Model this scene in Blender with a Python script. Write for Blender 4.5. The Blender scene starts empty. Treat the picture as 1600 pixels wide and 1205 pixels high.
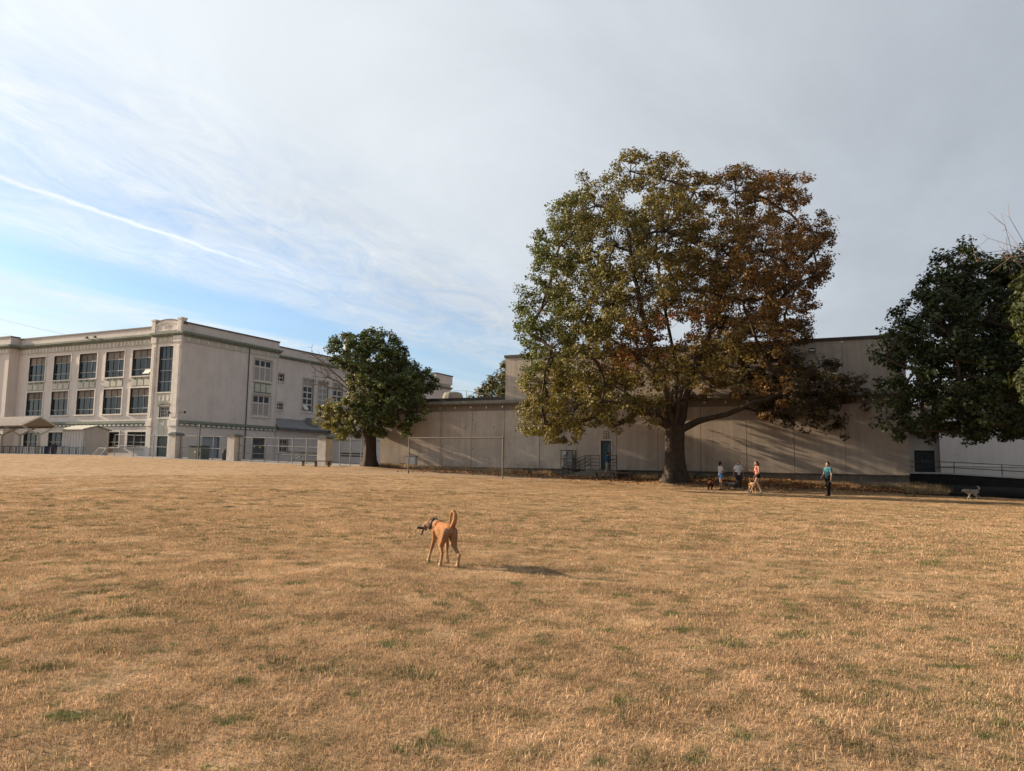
# Dry school playing field: a tan dog in front, school building, gymnasium wall and big maples behind.
import bpy, bmesh, math, random
import numpy as np
from mathutils import Vector, Matrix

scene = bpy.context.scene
COL = scene.collection
R = math.radians

# ------------------------------------------------------------------ camera, sky, sun, exposure
# world axes: x runs along the school walls, y away from the field towards them, z up; eye 1.6 m above the grass
cam_data = bpy.data.cameras.new("camera")
cam_data.sensor_fit = 'HORIZONTAL'
cam_data.sensor_width = 36.0
cam_data.lens = 36.0 * 1150.0 / 1600.0
cam_data.clip_start = 0.05
cam_data.clip_end = 4000.0
cam = bpy.data.objects.new("camera", cam_data)
COL.objects.link(cam)
cam.matrix_world = (Matrix.Translation((0, 0, 1.6)) @ Matrix.Rotation(R(25.5), 4, 'Z')
                    @ Matrix.Rotation(R(90 + 5.9), 4, 'X') @ Matrix.Rotation(R(0.82), 4, 'Z'))
scene.camera = cam

SUN_EL = R(19.0)
SUN_AZ = R(180.0 + 5.5)                     # direction to the sun, measured from +x towards +y
to_sun = Vector((math.cos(SUN_AZ) * math.cos(SUN_EL), math.sin(SUN_AZ) * math.cos(SUN_EL), math.sin(SUN_EL)))
sun_data = bpy.data.lights.new("sun", 'SUN')
sun_data.energy = 5.0
sun_data.angle = R(0.6)
sun_data.color = (1.0, 0.80, 0.58)
sun = bpy.data.objects.new("sun", sun_data)
sun.rotation_euler = (-to_sun).to_track_quat('-Z', 'Y').to_euler()
sun.location = (-60, -20, 60)
COL.objects.link(sun)

scene.view_settings.view_transform = 'Standard'
scene.view_settings.look = 'None'
scene.view_settings.gamma = 1.0
scene.view_settings.use_curve_mapping = False
scene.view_settings.exposure = 1.18
scene.cycles.max_bounces = 6
scene.cycles.transparent_max_bounces = 12
scene.cycles.use_adaptive_sampling = True


class NT:
    """small helper for building node trees"""
    def __init__(self, tree):
        self.t = tree
        self.n = tree.nodes
        self.l = tree.links

    def add(self, kind, **kw):
        nd = self.n.new(kind)
        for k, v in kw.items():
            setattr(nd, k, v)
        return nd

    def put(self, sock, val):
        if isinstance(val, bpy.types.NodeSocket):
            self.l.new(val, sock)
        elif val is not None:
            if hasattr(sock.default_value, '__len__'):
                val = tuple(val)
                if len(sock.default_value) == 4 and len(val) == 3:
                    val = val + (1.0,)
            sock.default_value = val

    def math(self, op, a, b=None, c=None, clamp=False):
        nd = self.add('ShaderNodeMath', operation=op)
        nd.use_clamp = clamp
        self.put(nd.inputs[0], a)
        if b is not None:
            self.put(nd.inputs[1], b)
        if c is not None:
            self.put(nd.inputs[2], c)
        return nd.outputs[0]

    def vmath(self, op, a, b=None):
        nd = self.add('ShaderNodeVectorMath', operation=op)
        self.put(nd.inputs[0], a)
        if b is not None:
            self.put(nd.inputs[1], b)
        return nd.outputs['Value'] if op in ('DOT_PRODUCT', 'LENGTH', 'DISTANCE') else nd.outputs[0]

    def noise(self, vec, scale, detail=4.0, rough=0.55, dist=0.0):
        nd = self.add('ShaderNodeTexNoise')
        self.put(nd.inputs['Vector'], vec)
        nd.inputs['Scale'].default_value = scale
        nd.inputs['Detail'].default_value = detail
        nd.inputs['Roughness'].default_value = rough
        nd.inputs['Distortion'].default_value = dist
        return nd.outputs['Fac']

    def rng(self, v, a, b, c=0.0, d=1.0, smooth=False):
        nd = self.add('ShaderNodeMapRange')
        nd.interpolation_type = 'SMOOTHSTEP' if smooth else 'LINEAR'
        nd.clamp = True
        self.put(nd.inputs[0], v)
        for i, x in enumerate((a, b, c, d)):
            nd.inputs[i + 1].default_value = x
        return nd.outputs[0]

    def mix(self, fac, a, b, blend='MIX'):
        nd = self.add('ShaderNodeMix', data_type='RGBA', blend_type=blend)
        self.put(nd.inputs[0], fac)
        self.put(nd.inputs[6], a)
        self.put(nd.inputs[7], b)
        return nd.outputs[2]

    def ramp(self, v, stops):
        nd = self.add('ShaderNodeValToRGB')
        el = nd.color_ramp.elements
        while len(el) > 1:
            el.remove(el[-1])
        first = True
        for pos, c in stops:
            if isinstance(c, (int, float)):
                c = (c, c, c)
            e = el[0] if first else el.new(pos)
            e.position = pos
            e.color = tuple(c) + (1.0,)
            first = False
        self.put(nd.inputs[0], v)
        return nd.outputs[0]

    def sep(self, vec):
        nd = self.add('ShaderNodeSeparateXYZ')
        self.put(nd.inputs[0], vec)
        return nd.outputs

    def comb(self, x, y, z):
        nd = self.add('ShaderNodeCombineXYZ')
        for i, v in enumerate((x, y, z)):
            self.put(nd.inputs[i], v)
        return nd.outputs[0]


def make_world():
    w = bpy.data.worlds.new("World")
    scene.world = w
    w.use_nodes = True
    T = NT(w.node_tree)
    T.n.clear()
    out = T.add('ShaderNodeOutputWorld')
    bg = T.add('ShaderNodeBackground')
    T.l.new(bg.outputs[0], out.inputs[0])
    bg.inputs['Strength'].default_value = 0.1
    sky = T.add('ShaderNodeTexSky')
    sky.sky_type = 'NISHITA'
    sky.sun_disc = False
    sky.sun_elevation = SUN_EL
    sky.sun_rotation = R(90) - SUN_AZ            # blender measures it clockwise from +y
    sky.air_density = 1.0
    sky.dust_density = 1.2
    sky.ozone_density = 1.4
    tc = T.add('ShaderNodeTexCoord')
    d = T.vmath('NORMALIZE', tc.outputs['Generated'])
    s = T.sep(d)
    zc = T.math('MAXIMUM', s[2], 0.03)
    px = T.math('DIVIDE', s[0], zc)              # point on a flat cloud layer one unit up
    py = T.math('DIVIDE', s[1], zc)
    streak = T.comb(T.math('MULTIPLY', px, 1.0), T.math('MULTIPLY', py, 0.42), 0.0)
    n1 = T.noise(streak, 0.9, 6.0, 0.58, 0.5)
    fine = T.comb(T.math('ADD', T.math('MULTIPLY', px, 3.0), T.math('MULTIPLY', py, 0.55)), T.math('MULTIPLY', py, 1.25), 3.7)
    n2 = T.noise(fine, 1.4, 8.0, 0.72, 1.2)
    # cirrus bands lie side by side across x and run along y
    e = T.math('ADD', px, T.math('MULTIPLY', py, 0.027))
    e = T.math('MULTIPLY', T.math('ADD', e, 2.757), -1.0)
    ew = T.math('ADD', e, T.math('MULTIPLY', T.math('SUBTRACT', n1, 0.5), 1.0))
    f = T.rng(ew, -3.0, 5.0)
    cov = T.ramp(f, [(0.0, 0.94), (0.20, 0.96), (0.31, 0.93), (0.345, 0.74), (0.385, 0.66), (0.43, 0.72),
                     (0.465, 0.30), (0.495, 0.12), (0.535, 0.18), (0.575, 0.80), (0.68, 0.60), (0.76, 0.8), (1.0, 0.85)])
    tex = T.rng(n2, 0.30, 0.72, 0.45, 1.2)
    thin = T.math('SUBTRACT', 1.0, T.rng(e, -1.6, -0.2, 1.0, 0.0, True))
    texm = T.math('ADD', T.math('MULTIPLY', tex, thin), T.math('SUBTRACT', 1.0, thin))
    cov = T.math('MULTIPLY', cov, texm, clamp=True)
    # the straight vapour trail
    wob = T.math('MULTIPLY', T.math('SUBTRACT', T.noise(T.comb(px, py, 9.1), 7.0, 4.0, 0.65), 0.5), 0.10)
    tr = T.math('ABSOLUTE', T.math('ADD', e, wob))
    trail = T.math('MULTIPLY', T.rng(tr, 0.008, 0.055, 1.0, 0.0, True), T.rng(py, 2.2, 3.9, 1.0, 0.0, True))
    trail = T.math('MULTIPLY', trail, 0.85)
    cov = T.math('MAXIMUM', cov, trail)
    # haze low down
    hz = T.rng(s[2], 0.0, 0.27, 0.78, 0.0, True)
    cov = T.math('MAXIMUM', cov, T.math('MULTIPLY', hz, T.rng(n1, 0.30, 0.70, 0.50, 1.2)), clamp=True)
    # thin cloud scatters more light towards the sun's side
    glow = T.vmath('DOT_PRODUCT', d, tuple(to_sun))
    br = T.rng(glow, -0.45, 0.85, 0.0, 1.0)
    lum = T.mix(br, (1.45, 1.59, 1.84), (4.2, 4.45, 4.62))
    lum = T.mix(trail, lum, (4.55, 4.7, 4.85))
    soft = T.rng(T.noise(T.comb(T.math('MULTIPLY', px, 0.9), T.math('MULTIPLY', py, 0.35), 2.0), 0.8, 6.0, 0.6, 0.6), 0.28, 0.72, 0.86, 1.10)
    lum = T.vmath('MULTIPLY', lum, T.comb(soft, soft, soft))
    blue = T.mix(1.0, sky.outputs[0], (0.46, 0.61, 0.77), 'MULTIPLY')
    col = T.mix(cov, blue, lum)
    T.l.new(col, bg.inputs['Color'])


make_world()

# ------------------------------------------------------------------ object helpers
ORIGIN = {}


def tag(o, label=None, category=None, group=None, kind=None):
    if label:
        o["label"] = label
    if category:
        o["category"] = category
    if group:
        o["group"] = group
    if kind:
        o["kind"] = kind
    return o


def thing(name, label, category, loc=(0, 0, 0), rotz=0.0, group=None):
    o = bpy.data.objects.new(name, None)
    o.empty_display_size = 0.3
    o.location = loc
    o.rotation_euler = (0, 0, rotz)
    COL.objects.link(o)
    ORIGIN[o.name] = Vector(loc)
    return tag(o, label, category, group)


class MB:
    """collects simple shapes into one mesh"""
    def __init__(self):
        self.v = []
        self.f = []
        self.m = []
        self.cur = 0

    def face(self, pts):
        b = len(self.v)
        self.v.extend([tuple(p) for p in pts])
        self.f.append(tuple(range(b, b + len(pts))))
        self.m.append(self.cur)
        return self

    def box(self, x0, x1, y0, y1, z0, z1):
        b = len(self.v)
        self.v += [(x0, y0, z0), (x1, y0, z0), (x1, y1, z0), (x0, y1, z0), (x0, y0, z1), (x1, y0, z1), (x1, y1, z1), (x0, y1, z1)]
        for q in ((0, 3, 2, 1), (4, 5, 6, 7), (0, 1, 5, 4), (1, 2, 6, 5), (2, 3, 7, 6), (3, 0, 4, 7)):
            self.f.append(tuple(b + i for i in q))
            self.m.append(self.cur)
        return self

    def prism(self, outline, axis, a0, a1):
        """outline: 2-D points; axis 'x': points are (y,z); 'y': (x,z); 'z': (x,y)"""
        def pt(p, a):
            return {'x': (a, p[0], p[1]), 'y': (p[0], a, p[1]), 'z': (p[0], p[1], a)}[axis]
        n = len(outline)
        b = len(self.v)
        self.v += [pt(p, a0) for p in outline] + [pt(p, a1) for p in outline]
        for i in range(n):
            j = (i + 1) % n
            self.f.append((b + i, b + j, b + n + j, b + n + i))
            self.m.append(self.cur)
        self.f.append(tuple(b + i for i in reversed(range(n))))
        self.f.append(tuple(b + n + i for i in range(n)))
        self.m += [self.cur, self.cur]
        return self

    def tube(self, p0, p1, r0, r1=None, n=8, cap=True):
        r1 = r0 if r1 is None else r1
        p0, p1 = Vector(p0), Vector(p1)
        d = (p1 - p0).normalized()
        a = d.orthogonal().normalized()
        c = d.cross(a)
        b = len(self.v)
        for p, r in ((p0, r0), (p1, r1)):
            for i in range(n):
                t = 2 * math.pi * i / n
                self.v.append(tuple(p + a * (r * math.cos(t)) + c * (r * math.sin(t))))
        for i in range(n):
            j = (i + 1) % n
            self.f.append((b + i, b + j, b + n + j, b + n + i))
            self.m.append(self.cur)
        if cap:
            self.f.append(tuple(b + i for i in reversed(range(n))))
            self.f.append(tuple(b + n + i for i in range(n)))
            self.m += [self.cur, self.cur]
        return self

    def path(self, pts, r, n=6):
        for a, b in zip(pts[:-1], pts[1:]):
            self.tube(a, b, r, r, n)
        return self

    def build(self, name, mat, parent=None, world=True, smooth=False, bevel=0.0):
        me = bpy.data.meshes.new(name)
        off = ORIGIN.get(parent.name, Vector((0, 0, 0))) if (parent is not None and world) else Vector((0, 0, 0))
        vs = [(x - off.x, y - off.y, z - off.z) for x, y, z in self.v]
        me.from_pydata(vs, [], self.f)
        mats = mat if isinstance(mat, (list, tuple)) else [mat]
        for m in mats:
            me.materials.append(m)
        if len(mats) > 1:
            me.polygons.foreach_set('material_index', self.m)
        bm = bmesh.new()
        bm.from_mesh(me)
        bmesh.ops.recalc_face_normals(bm, faces=bm.faces)
        if bevel:
            bmesh.ops.remove_doubles(bm, verts=bm.verts, dist=1e-5)
            bmesh.ops.bevel(bm, geom=bm.edges[:], offset=bevel, segments=1, affect='EDGES', clamp_overlap=True)
        bm.to_mesh(me)
        bm.free()
        if smooth:
            me.shade_smooth()
        o = bpy.data.objects.new(name, me)
        COL.objects.link(o)
        if parent is not None:
            o.parent = parent
            ORIGIN[o.name] = ORIGIN.get(parent.name, Vector((0, 0, 0)))
        else:
            ORIGIN[o.name] = Vector((0, 0, 0))
        return o


def copy_tree(o, parent=None):
    c = o.copy()
    COL.objects.link(c)
    if parent is not None:
        c.parent = parent
    ORIGIN[c.name] = ORIGIN.get(o.name, Vector((0, 0, 0)))
    for ch in o.children:
        copy_tree(ch, c)
    return c


# ------------------------------------------------------------------ materials
def principled(name, rough=0.8, spec=0.3):
    m = bpy.data.materials.new(name)
    m.use_nodes = True
    T = NT(m.node_tree)
    p = m.node_tree.nodes['Principled BSDF']
    p.inputs['Roughness'].default_value = rough
    p.inputs['Specular IOR Level'].default_value = spec
    return m, T, p


def surf(name, color, rough=0.8, spec=0.3, vary=0.18, scale=3.0, streak=0.0, dirt=None, dirt_amt=0.0, bump=0.0, bscale=60.0,
         metal=0.0, random_tint=0.0):
    """weathered plain surface: broad tone drift, vertical run-off streaks, dirt and a fine grain"""
    m, T, p = principled(name, rough, spec)
    p.inputs['Metallic'].default_value = metal
    geo = T.add('ShaderNodeNewGeometry')
    pos = geo.outputs['Position']
    n = T.noise(pos, scale, 5.0, 0.6)
    k = T.rng(n, 0.28, 0.72, 1.0 - vary, 1.0 + vary)
    if streak:
        sv = T.vmath('MULTIPLY', pos, (2.2, 2.2, 0.10))
        k = T.math('MULTIPLY', k, T.rng(T.noise(sv, 1.6, 5.0, 0.65), 0.30, 0.66, 1.0 - streak, 1.0 + streak * 0.5))
    if random_tint:
        oi = T.add('ShaderNodeObjectInfo')
        k = T.math('MULTIPLY', k, T.rng(oi.outputs['Random'], 0.0, 1.0, 1.0 - random_tint, 1.0 + random_tint))
    col = T.mix(1.0, color, T.comb(k, k, k), 'MULTIPLY')
    if dirt:
        dn = T.rng(T.noise(pos, scale * 0.45, 6.0, 0.7), 0.50, 0.72, 0.0, dirt_amt)
        col = T.mix(dn, col, dirt)
    T.l.new(col, p.inputs['Base Color'])
    if bump:
        b = T.add('ShaderNodeBump')
        b.inputs['Strength'].default_value = bump
        b.inputs['Distance'].default_value = 0.01
        T.put(b.inputs['Height'], T.noise(pos, bscale, 3.0, 0.6))
        T.l.new(b.outputs[0], p.inputs['Normal'])
    return m


def concrete_panel_material():
    m, T, p = principled('concrete_panel', 0.92, 0.15)
    geo = T.add('ShaderNodeNewGeometry')
    pos = geo.outputs['Position']
    s = T.sep(pos)
    broad = T.rng(T.noise(pos, 0.35, 4.0, 0.6), 0.3, 0.7, 0.90, 1.10)
    mid = T.rng(T.noise(pos, 2.6, 6.0, 0.68), 0.25, 0.75, 0.91, 1.09)
    sv = T.vmath('MULTIPLY', pos, (1.7, 1.7, 0.07))
    run = T.rng(T.noise(sv, 1.5, 5.0, 0.7), 0.33, 0.66, 0.80, 1.06)
    oi = T.add('ShaderNodeObjectInfo')
    tint = T.rng(oi.outputs['Random'], 0, 1, 0.965, 1.035)
    k = T.math('MULTIPLY', T.math('MULTIPLY', broad, mid), T.math('MULTIPLY', run, tint))
    col = T.mix(1.0, (0.455, 0.390, 0.328), T.comb(k, k, k), 'MULTIPLY')
    # dark drips below the coping
    drip = T.math('MULTIPLY', T.rng(T.noise(T.vmath('MULTIPLY', pos, (5.0, 5.0, 0.05)), 1.3, 3.0, 0.6), 0.60, 0.72),
                  T.rng(s[2], 8.0, 9.5))
    col = T.mix(T.math('MULTIPLY', drip, 0.55), col, (0.10, 0.09, 0.08))
    grime = T.math('MULTIPLY', T.rng(s[2], 1.1, 2.3, 1.0, 0.0), T.rng(T.noise(T.vmath('MULTIPLY', pos, (1.0, 1.0, 0.6)), 1.1, 6.0, 0.7), 0.42, 0.70, 0.0, 0.55))
    col = T.mix(grime, col, (0.17, 0.135, 0.10))
    # ball marks knocked into the left part of the wall
    vo = T.add('ShaderNodeTexVoronoi')
    vo.inputs['Scale'].default_value = 3.3
    T.put(vo.inputs['Vector'], T.comb(s[0], 0.0, s[2]))
    cs = T.sep(vo.outputs['Color'])
    dot = T.math('LESS_THAN', vo.outputs['Distance'], T.math('ADD', T.math('MULTIPLY', cs[0], 0.15), 0.05))
    keep = T.math('GREATER_THAN', cs[1], 0.30)
    area = T.math('MULTIPLY', T.rng(s[0], -31.0, -28.0, 0, 1, True), T.rng(s[0], -22.5, -20.0, 1, 0, True))
    area = T.math('MULTIPLY', area, T.rng(s[2], 3.6, 5.3, 1, 0, True))
    area = T.math('GREATER_THAN', T.math('MULTIPLY', area, T.rng(T.noise(pos, 0.6, 2.0), 0.25, 0.5)), 0.15)
    dm = T.math('MULTIPLY', T.math('MULTIPLY', dot, keep), area)
    col = T.mix(T.math('MULTIPLY', dm, 0.85), col, (0.06, 0.055, 0.05))
    T.l.new(col, p.inputs['Base Color'])
    b = T.add('ShaderNodeBump')
    b.inputs['Strength'].default_value = 0.35
    b.inputs['Distance'].default_value = 0.02
    T.put(b.inputs['Height'], T.noise(pos, 9.0, 6.0, 0.7))
    T.l.new(b.outputs[0], p.inputs['Normal'])
    return m


def glass_material(name, tint=(0.02, 0.025, 0.03), rough=0.04):
    m, T, p = principled(name, rough, 0.42)
    geo = T.add('ShaderNodeNewGeometry')
    oi = T.add('ShaderNodeObjectInfo')
    k = T.rng(oi.outputs['Random'], 0, 1, 0.6, 1.5)
    T.l.new(T.mix(1.0, tint, T.comb(k, k, k), 'MULTIPLY'), p.inputs['Base Color'])
    b = T.add('ShaderNodeBump')
    b.inputs['Strength'].default_value = 0.06
    b.inputs['Distance'].default_value = 0.02
    T.put(b.inputs['Height'], T.noise(geo.outputs['Position'], 1.7, 2.0, 0.5))
    T.l.new(b.outputs[0], p.inputs['Normal'])
    return m


def leaf_material(name, trans=0.35, rough=0.55):
    m = bpy.data.materials.new(name)
    m.use_nodes = True
    T = NT(m.node_tree)
    T.n.clear()
    out = T.add('ShaderNodeOutputMaterial')
    at = T.add('ShaderNodeAttribute', attribute_name='leaf_colour')
    pr = T.add('ShaderNodeBsdfPrincipled')
    pr.inputs['Roughness'].default_value = rough
    pr.inputs['Specular IOR Level'].default_value = 0.28
    T.l.new(at.outputs['Color'], pr.inputs['Base Color'])
    tr = T.add('ShaderNodeBsdfTranslucent')
    tc = T.mix(1.0, at.outputs['Color'], (1.25, 1.15, 0.55), 'MULTIPLY')
    T.l.new(tc, tr.inputs['Color'])
    mx = T.add('ShaderNodeMixShader')
    mx.inputs[0].default_value = trans
    T.l.new(pr.outputs[0], mx.inputs[1])
    T.l.new(tr.outputs[0], mx.inputs[2])
    T.l.new(mx.outputs[0], out.inputs[0])
    return m


def net_material(name, color, cell, wire, diamond=True):
    """woven wire or string net: opaque threads, open cells"""
    m = bpy.data.materials.new(name)
    m.use_nodes = True
    T = NT(m.node_tree)
    T.n.clear()
    out = T.add('ShaderNodeOutputMaterial')
    tc = T.add('ShaderNodeTexCoord')
    s = T.sep(tc.outputs['Object'])
    a = T.math('ADD', s[0], s[1])
    if diamond:
        u = T.math('ADD', a, s[2])
        v = T.math('SUBTRACT', a, s[2])
    else:
        u, v = a, s[2]

    def line(q):
        fr = T.math('FRACT', T.math('DIVIDE', q, cell))
        return T.math('LESS_THAN', fr, wire / cell)
    k = T.math('MAXIMUM', line(u), line(v))
    df = T.add('ShaderNodeBsdfDiffuse')
    df.inputs[0].default_value = tuple(color) + (1,)
    tp = T.add('ShaderNodeBsdfTransparent')
    mx = T.add('ShaderNodeMixShader')
    T.l.new(k, mx.inputs[0])
    T.l.new(tp.outputs[0], mx.inputs[1])
    T.l.new(df.outputs[0], mx.inputs[2])
    T.l.new(mx.outputs[0], out.inputs[0])
    return m


def dry_grass_colour(T, pos):
    """straw with greener and duller patches; shared by the turf sheet and the blades standing in it"""
    flat = T.vmath('MULTIPLY', pos, (1.0, 1.0, 0.0))
    big = T.noise(flat, 0.16, 4.0, 0.6)
    midn = T.noise(flat, 0.9, 5.0, 0.65)
    small = T.noise(flat, 3.3, 4.0, 0.6)
    col = T.ramp(midn, [(0.28, (0.240, 0.158, 0.095)), (0.44, (0.445, 0.302, 0.182)), (0.58, (0.540, 0.374, 0.228)), (0.75, (0.620, 0.445, 0.285))])
    dull = T.rng(big, 0.35, 0.65, 0.0, 0.5)
    col = T.mix(dull, col, (0.405, 0.276, 0.165))
    olive = T.math('MULTIPLY', T.rng(small, 0.50, 0.66, 0.0, 0.80), T.rng(big, 0.30, 0.52, 0.35, 1.0))
    col = T.mix(olive, col, (0.165, 0.140, 0.066))
    tuft = T.noise(T.vmath('ADD', flat, (31.0, 7.0, 0.0)), 2.7, 4.0, 0.6)
    green = T.rng(tuft, 0.585, 0.68, 0.0, 0.85)
    col = T.mix(green, col, (0.110, 0.140, 0.050))
    return col


def blade_material():
    m = bpy.data.materials.new('grass_blade')
    m.use_nodes = True
    T = NT(m.node_tree)
    T.n.clear()
    out = T.add('ShaderNodeOutputMaterial')
    geo = T.add('ShaderNodeNewGeometry')
    col = dry_grass_colour(T, geo.outputs['Position'])
    at = T.add('ShaderNodeAttribute', attribute_name='tone')
    oi = T.add('ShaderNodeObjectInfo')
    k = T.math('MULTIPLY', T.rng(at.outputs['Fac'], 0.0, 1.0, 0.60, 1.45), T.rng(oi.outputs['Random'], 0.0, 1.0, 0.74, 1.30))
    ol = T.rng(T.math('FRACT', T.math('MULTIPLY', oi.outputs['Random'], 7.31)), 0.72, 1.0, 0.0, 0.62)
    col = T.mix(ol, col, (0.175, 0.165, 0.075))
    col = T.mix(1.0, col, T.comb(k, k, k), 'MULTIPLY')
    df = T.add('ShaderNodeBsdfDiffuse')
    T.l.new(col, df.inputs[0])
    tr = T.add('ShaderNodeBsdfTranslucent')
    T.l.new(col, tr.inputs[0])
    mx = T.add('ShaderNodeMixShader')
    mx.inputs[0].default_value = 0.32
    T.l.new(df.outputs[0], mx.inputs[1])
    T.l.new(tr.outputs[0], mx.inputs[2])
    T.l.new(mx.outputs[0], out.inputs[0])
    return m


def turf_material():
    m, T, p = principled('dry_turf', 0.95, 0.05)
    geo = T.add('ShaderNodeNewGeometry')
    pos = geo.outputs['Position']
    col = T.mix(1.0, dry_grass_colour(T, pos), (0.80, 0.78, 0.76), 'MULTIPLY')      # thatch and soil below the blades
    s = T.sep(pos)
    flat = T.vmath('MULTIPLY', pos, (1.0, 1.0, 0.0))
    g = T.math('MULTIPLY', T.rng(T.noise(flat, 14.0, 4.0, 0.7), 0.25, 0.75, 0.70, 1.24), T.rng(T.noise(flat, 1.3, 5.0, 0.7), 0.3, 0.7, 0.82, 1.14))
    col = T.mix(1.0, col, T.comb(g, g, g), 'MULTIPLY')
    # bare trodden earth round the goal; darker ground along the wall
    wob = T.math('MULTIPLY', T.math('SUBTRACT', T.noise(flat, 0.5, 4.0, 0.6), 0.5), 3.0)
    dx = T.math('DIVIDE', T.math('ADD', s[0], 26.0), 8.5)
    dy = T.math('DIVIDE', T.math('SUBTRACT', s[1], 43.2), 1.9)
    el = T.math('ADD', T.math('SQRT', T.math('ADD', T.math('MULTIPLY', dx, dx), T.math('MULTIPLY', dy, dy))), T.math('MULTIPLY', wob, 0.35))
    bare = T.rng(el, 0.75, 1.15, 0.9, 0.0)
    col = T.mix(bare, col, (0.300, 0.215, 0.140))
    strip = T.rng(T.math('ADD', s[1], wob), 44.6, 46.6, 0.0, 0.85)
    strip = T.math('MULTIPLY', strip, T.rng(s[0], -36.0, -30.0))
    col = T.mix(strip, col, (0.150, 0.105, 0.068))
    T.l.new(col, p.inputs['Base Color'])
    b = T.add('ShaderNodeBump')
    b.inputs['Strength'].default_value = 0.9
    b.inputs['Distance'].default_value = 0.05
    T.put(b.inputs['Height'], T.noise(flat, 11.0, 5.0, 0.75))
    T.l.new(b.outputs[0], p.inputs['Normal'])
    return m


M = {}
M['turf'] = turf_material()
M['blade'] = blade_material()
M['panel'] = concrete_panel_material()
M['stucco'] = surf('stucco', (0.650, 0.590, 0.540), 0.9, 0.15, 0.05, 0.7, 0.07, (0.28, 0.23, 0.19), 0.25, 0.25, 40)
M['stucco_pale'] = surf('stucco_trim', (0.72, 0.670, 0.600), 0.88, 0.15, 0.09, 2.0, 0.10, (0.22, 0.20, 0.17), 0.30)
M['trim_green'] = surf('trim_green', (0.215, 0.240, 0.200), 0.8, 0.2, 0.18, 2.5, 0.14, (0.10, 0.11, 0.09), 0.4)
M['spandrel'] = surf('spandrel_green', (0.53, 0.52, 0.445), 0.85, 0.2, 0.10, 2.0, 0.16, (0.2, 0.2, 0.16), 0.35)
M['coping'] = surf('coping', (0.115, 0.110, 0.105), 0.7, 0.3, 0.2, 2.0)
M['gym_coping'] = surf('gym_coping', (0.060, 0.047, 0.040), 0.6, 0.35, 0.2, 2.0)
M['cornice'] = surf('gym_cornice', (0.225, 0.215, 0.180), 0.8, 0.2, 0.16, 1.4, 0.12, (0.09, 0.085, 0.07), 0.4)
M['band'] = surf('gym_band', (0.240, 0.200, 0.165), 0.9, 0.15, 0.14, 1.5, 0.10)
M['foundation'] = surf('foundation', (0.185, 0.160, 0.130), 0.95, 0.1, 0.22, 2.0, 0.18, (0.07, 0.06, 0.05), 0.6, 0.3, 20)
M['patch'] = surf('pale_patch', (0.465, 0.405, 0.340), 0.9, 0.15, 0.10, 2.2, 0.06)
M['frame_dark'] = surf('sash_dark', (0.075, 0.085, 0.090), 0.5, 0.4, 0.15, 4.0)
M['metal_sash'] = surf('metal_sash', (0.30, 0.30, 0.285), 0.5, 0.4, 0.1, 4.0)
M['frame_white'] = surf('frame_white', (0.60, 0.57, 0.53), 0.6, 0.3, 0.08, 3.0)
M['frame_cream'] = surf('frame_cream', (0.50, 0.455, 0.40), 0.75, 0.2, 0.10, 3.0, 0.08)
M['blind'] = surf('window_blind', (0.23, 0.19, 0.155), 0.85, 0.2, 0.10, 1.0, 0.0, random_tint=0.3)
M['blind_pale'] = surf('window_blind_pale', (0.36, 0.34, 0.32), 0.85, 0.2, 0.08, 1.0)
M['glass'] = glass_material('window_glass')
M['glass_blue'] = glass_material('window_glass_blue', (0.035, 0.045, 0.055), 0.02)
M['door_teal'] = surf('door_teal', (0.020, 0.052, 0.062), 0.45, 0.4, 0.12, 3.0)
M['door_dark'] = surf('door_dark', (0.022, 0.026, 0.028), 0.5, 0.4, 0.15, 3.0)
M['door_blue'] = surf('door_bluegrey', (0.27, 0.30, 0.33), 0.55, 0.35, 0.08, 2.0, 0.06)
M['door_green'] = surf('door_green', (0.060, 0.080, 0.072), 0.5, 0.35, 0.12, 2.0)
M['metal_grey'] = surf('galvanised', (0.19, 0.19, 0.19), 0.6, 0.35, 0.15, 6.0)
M['spandrel_edge'] = surf('spandrel_edge', (0.33, 0.345, 0.285), 0.85, 0.2, 0.12, 2.0, 0.12)
M['metal_dark'] = surf('dark_metal', (0.030, 0.033, 0.034), 0.5, 0.4, 0.2, 5.0)
M['rack_blue'] = surf('rack_paint', (0.030, 0.040, 0.062), 0.7, 0.15, 0.15, 5.0)
M['dark_slab'] = surf('shaded_slab', (0.030, 0.028, 0.026), 0.95, 0.0, 0.25, 2.0)  # shade on the ramp side put into the colour as near black
M['goal_paint'] = surf('goal_paint', (0.15, 0.125, 0.100), 0.6, 0.3, 0.25, 6.0, 0.0, (0.08, 0.05, 0.035), 0.8)
M['concrete'] = surf('pale_concrete', (0.50, 0.465, 0.42), 0.9, 0.15, 0.14, 1.6, 0.12, (0.2, 0.18, 0.16), 0.35, 0.25, 25)
M['cap'] = surf('pillar_cap', (0.13, 0.14, 0.125), 0.85, 0.2, 0.2, 4.0)
M['asphalt'] = surf('asphalt', (0.026, 0.025, 0.024), 0.95, 0.0, 0.25, 1.2, 0.0, (0.045, 0.040, 0.035), 0.4, 0.6, 90)
M['pavement'] = surf('pavement', (0.235, 0.215, 0.195), 0.92, 0.15, 0.16, 0.9, 0.0, (0.14, 0.125, 0.11), 0.5, 0.3, 60)
M['roofing'] = surf('roofing', (0.19, 0.19, 0.19), 0.8, 0.25, 0.18, 1.4)
M['shed_roof'] = surf('shelter_roof', (0.36, 0.315, 0.275), 0.7, 0.3, 0.15, 2.0)
M['shed_wall'] = surf('shed_wall', (0.52, 0.485, 0.445), 0.7, 0.25, 0.08, 1.5, 0.10)
M['shelter_paint'] = surf('shelter_paint', (0.42, 0.415, 0.36), 0.7, 0.25, 0.10, 3.0)
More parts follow.
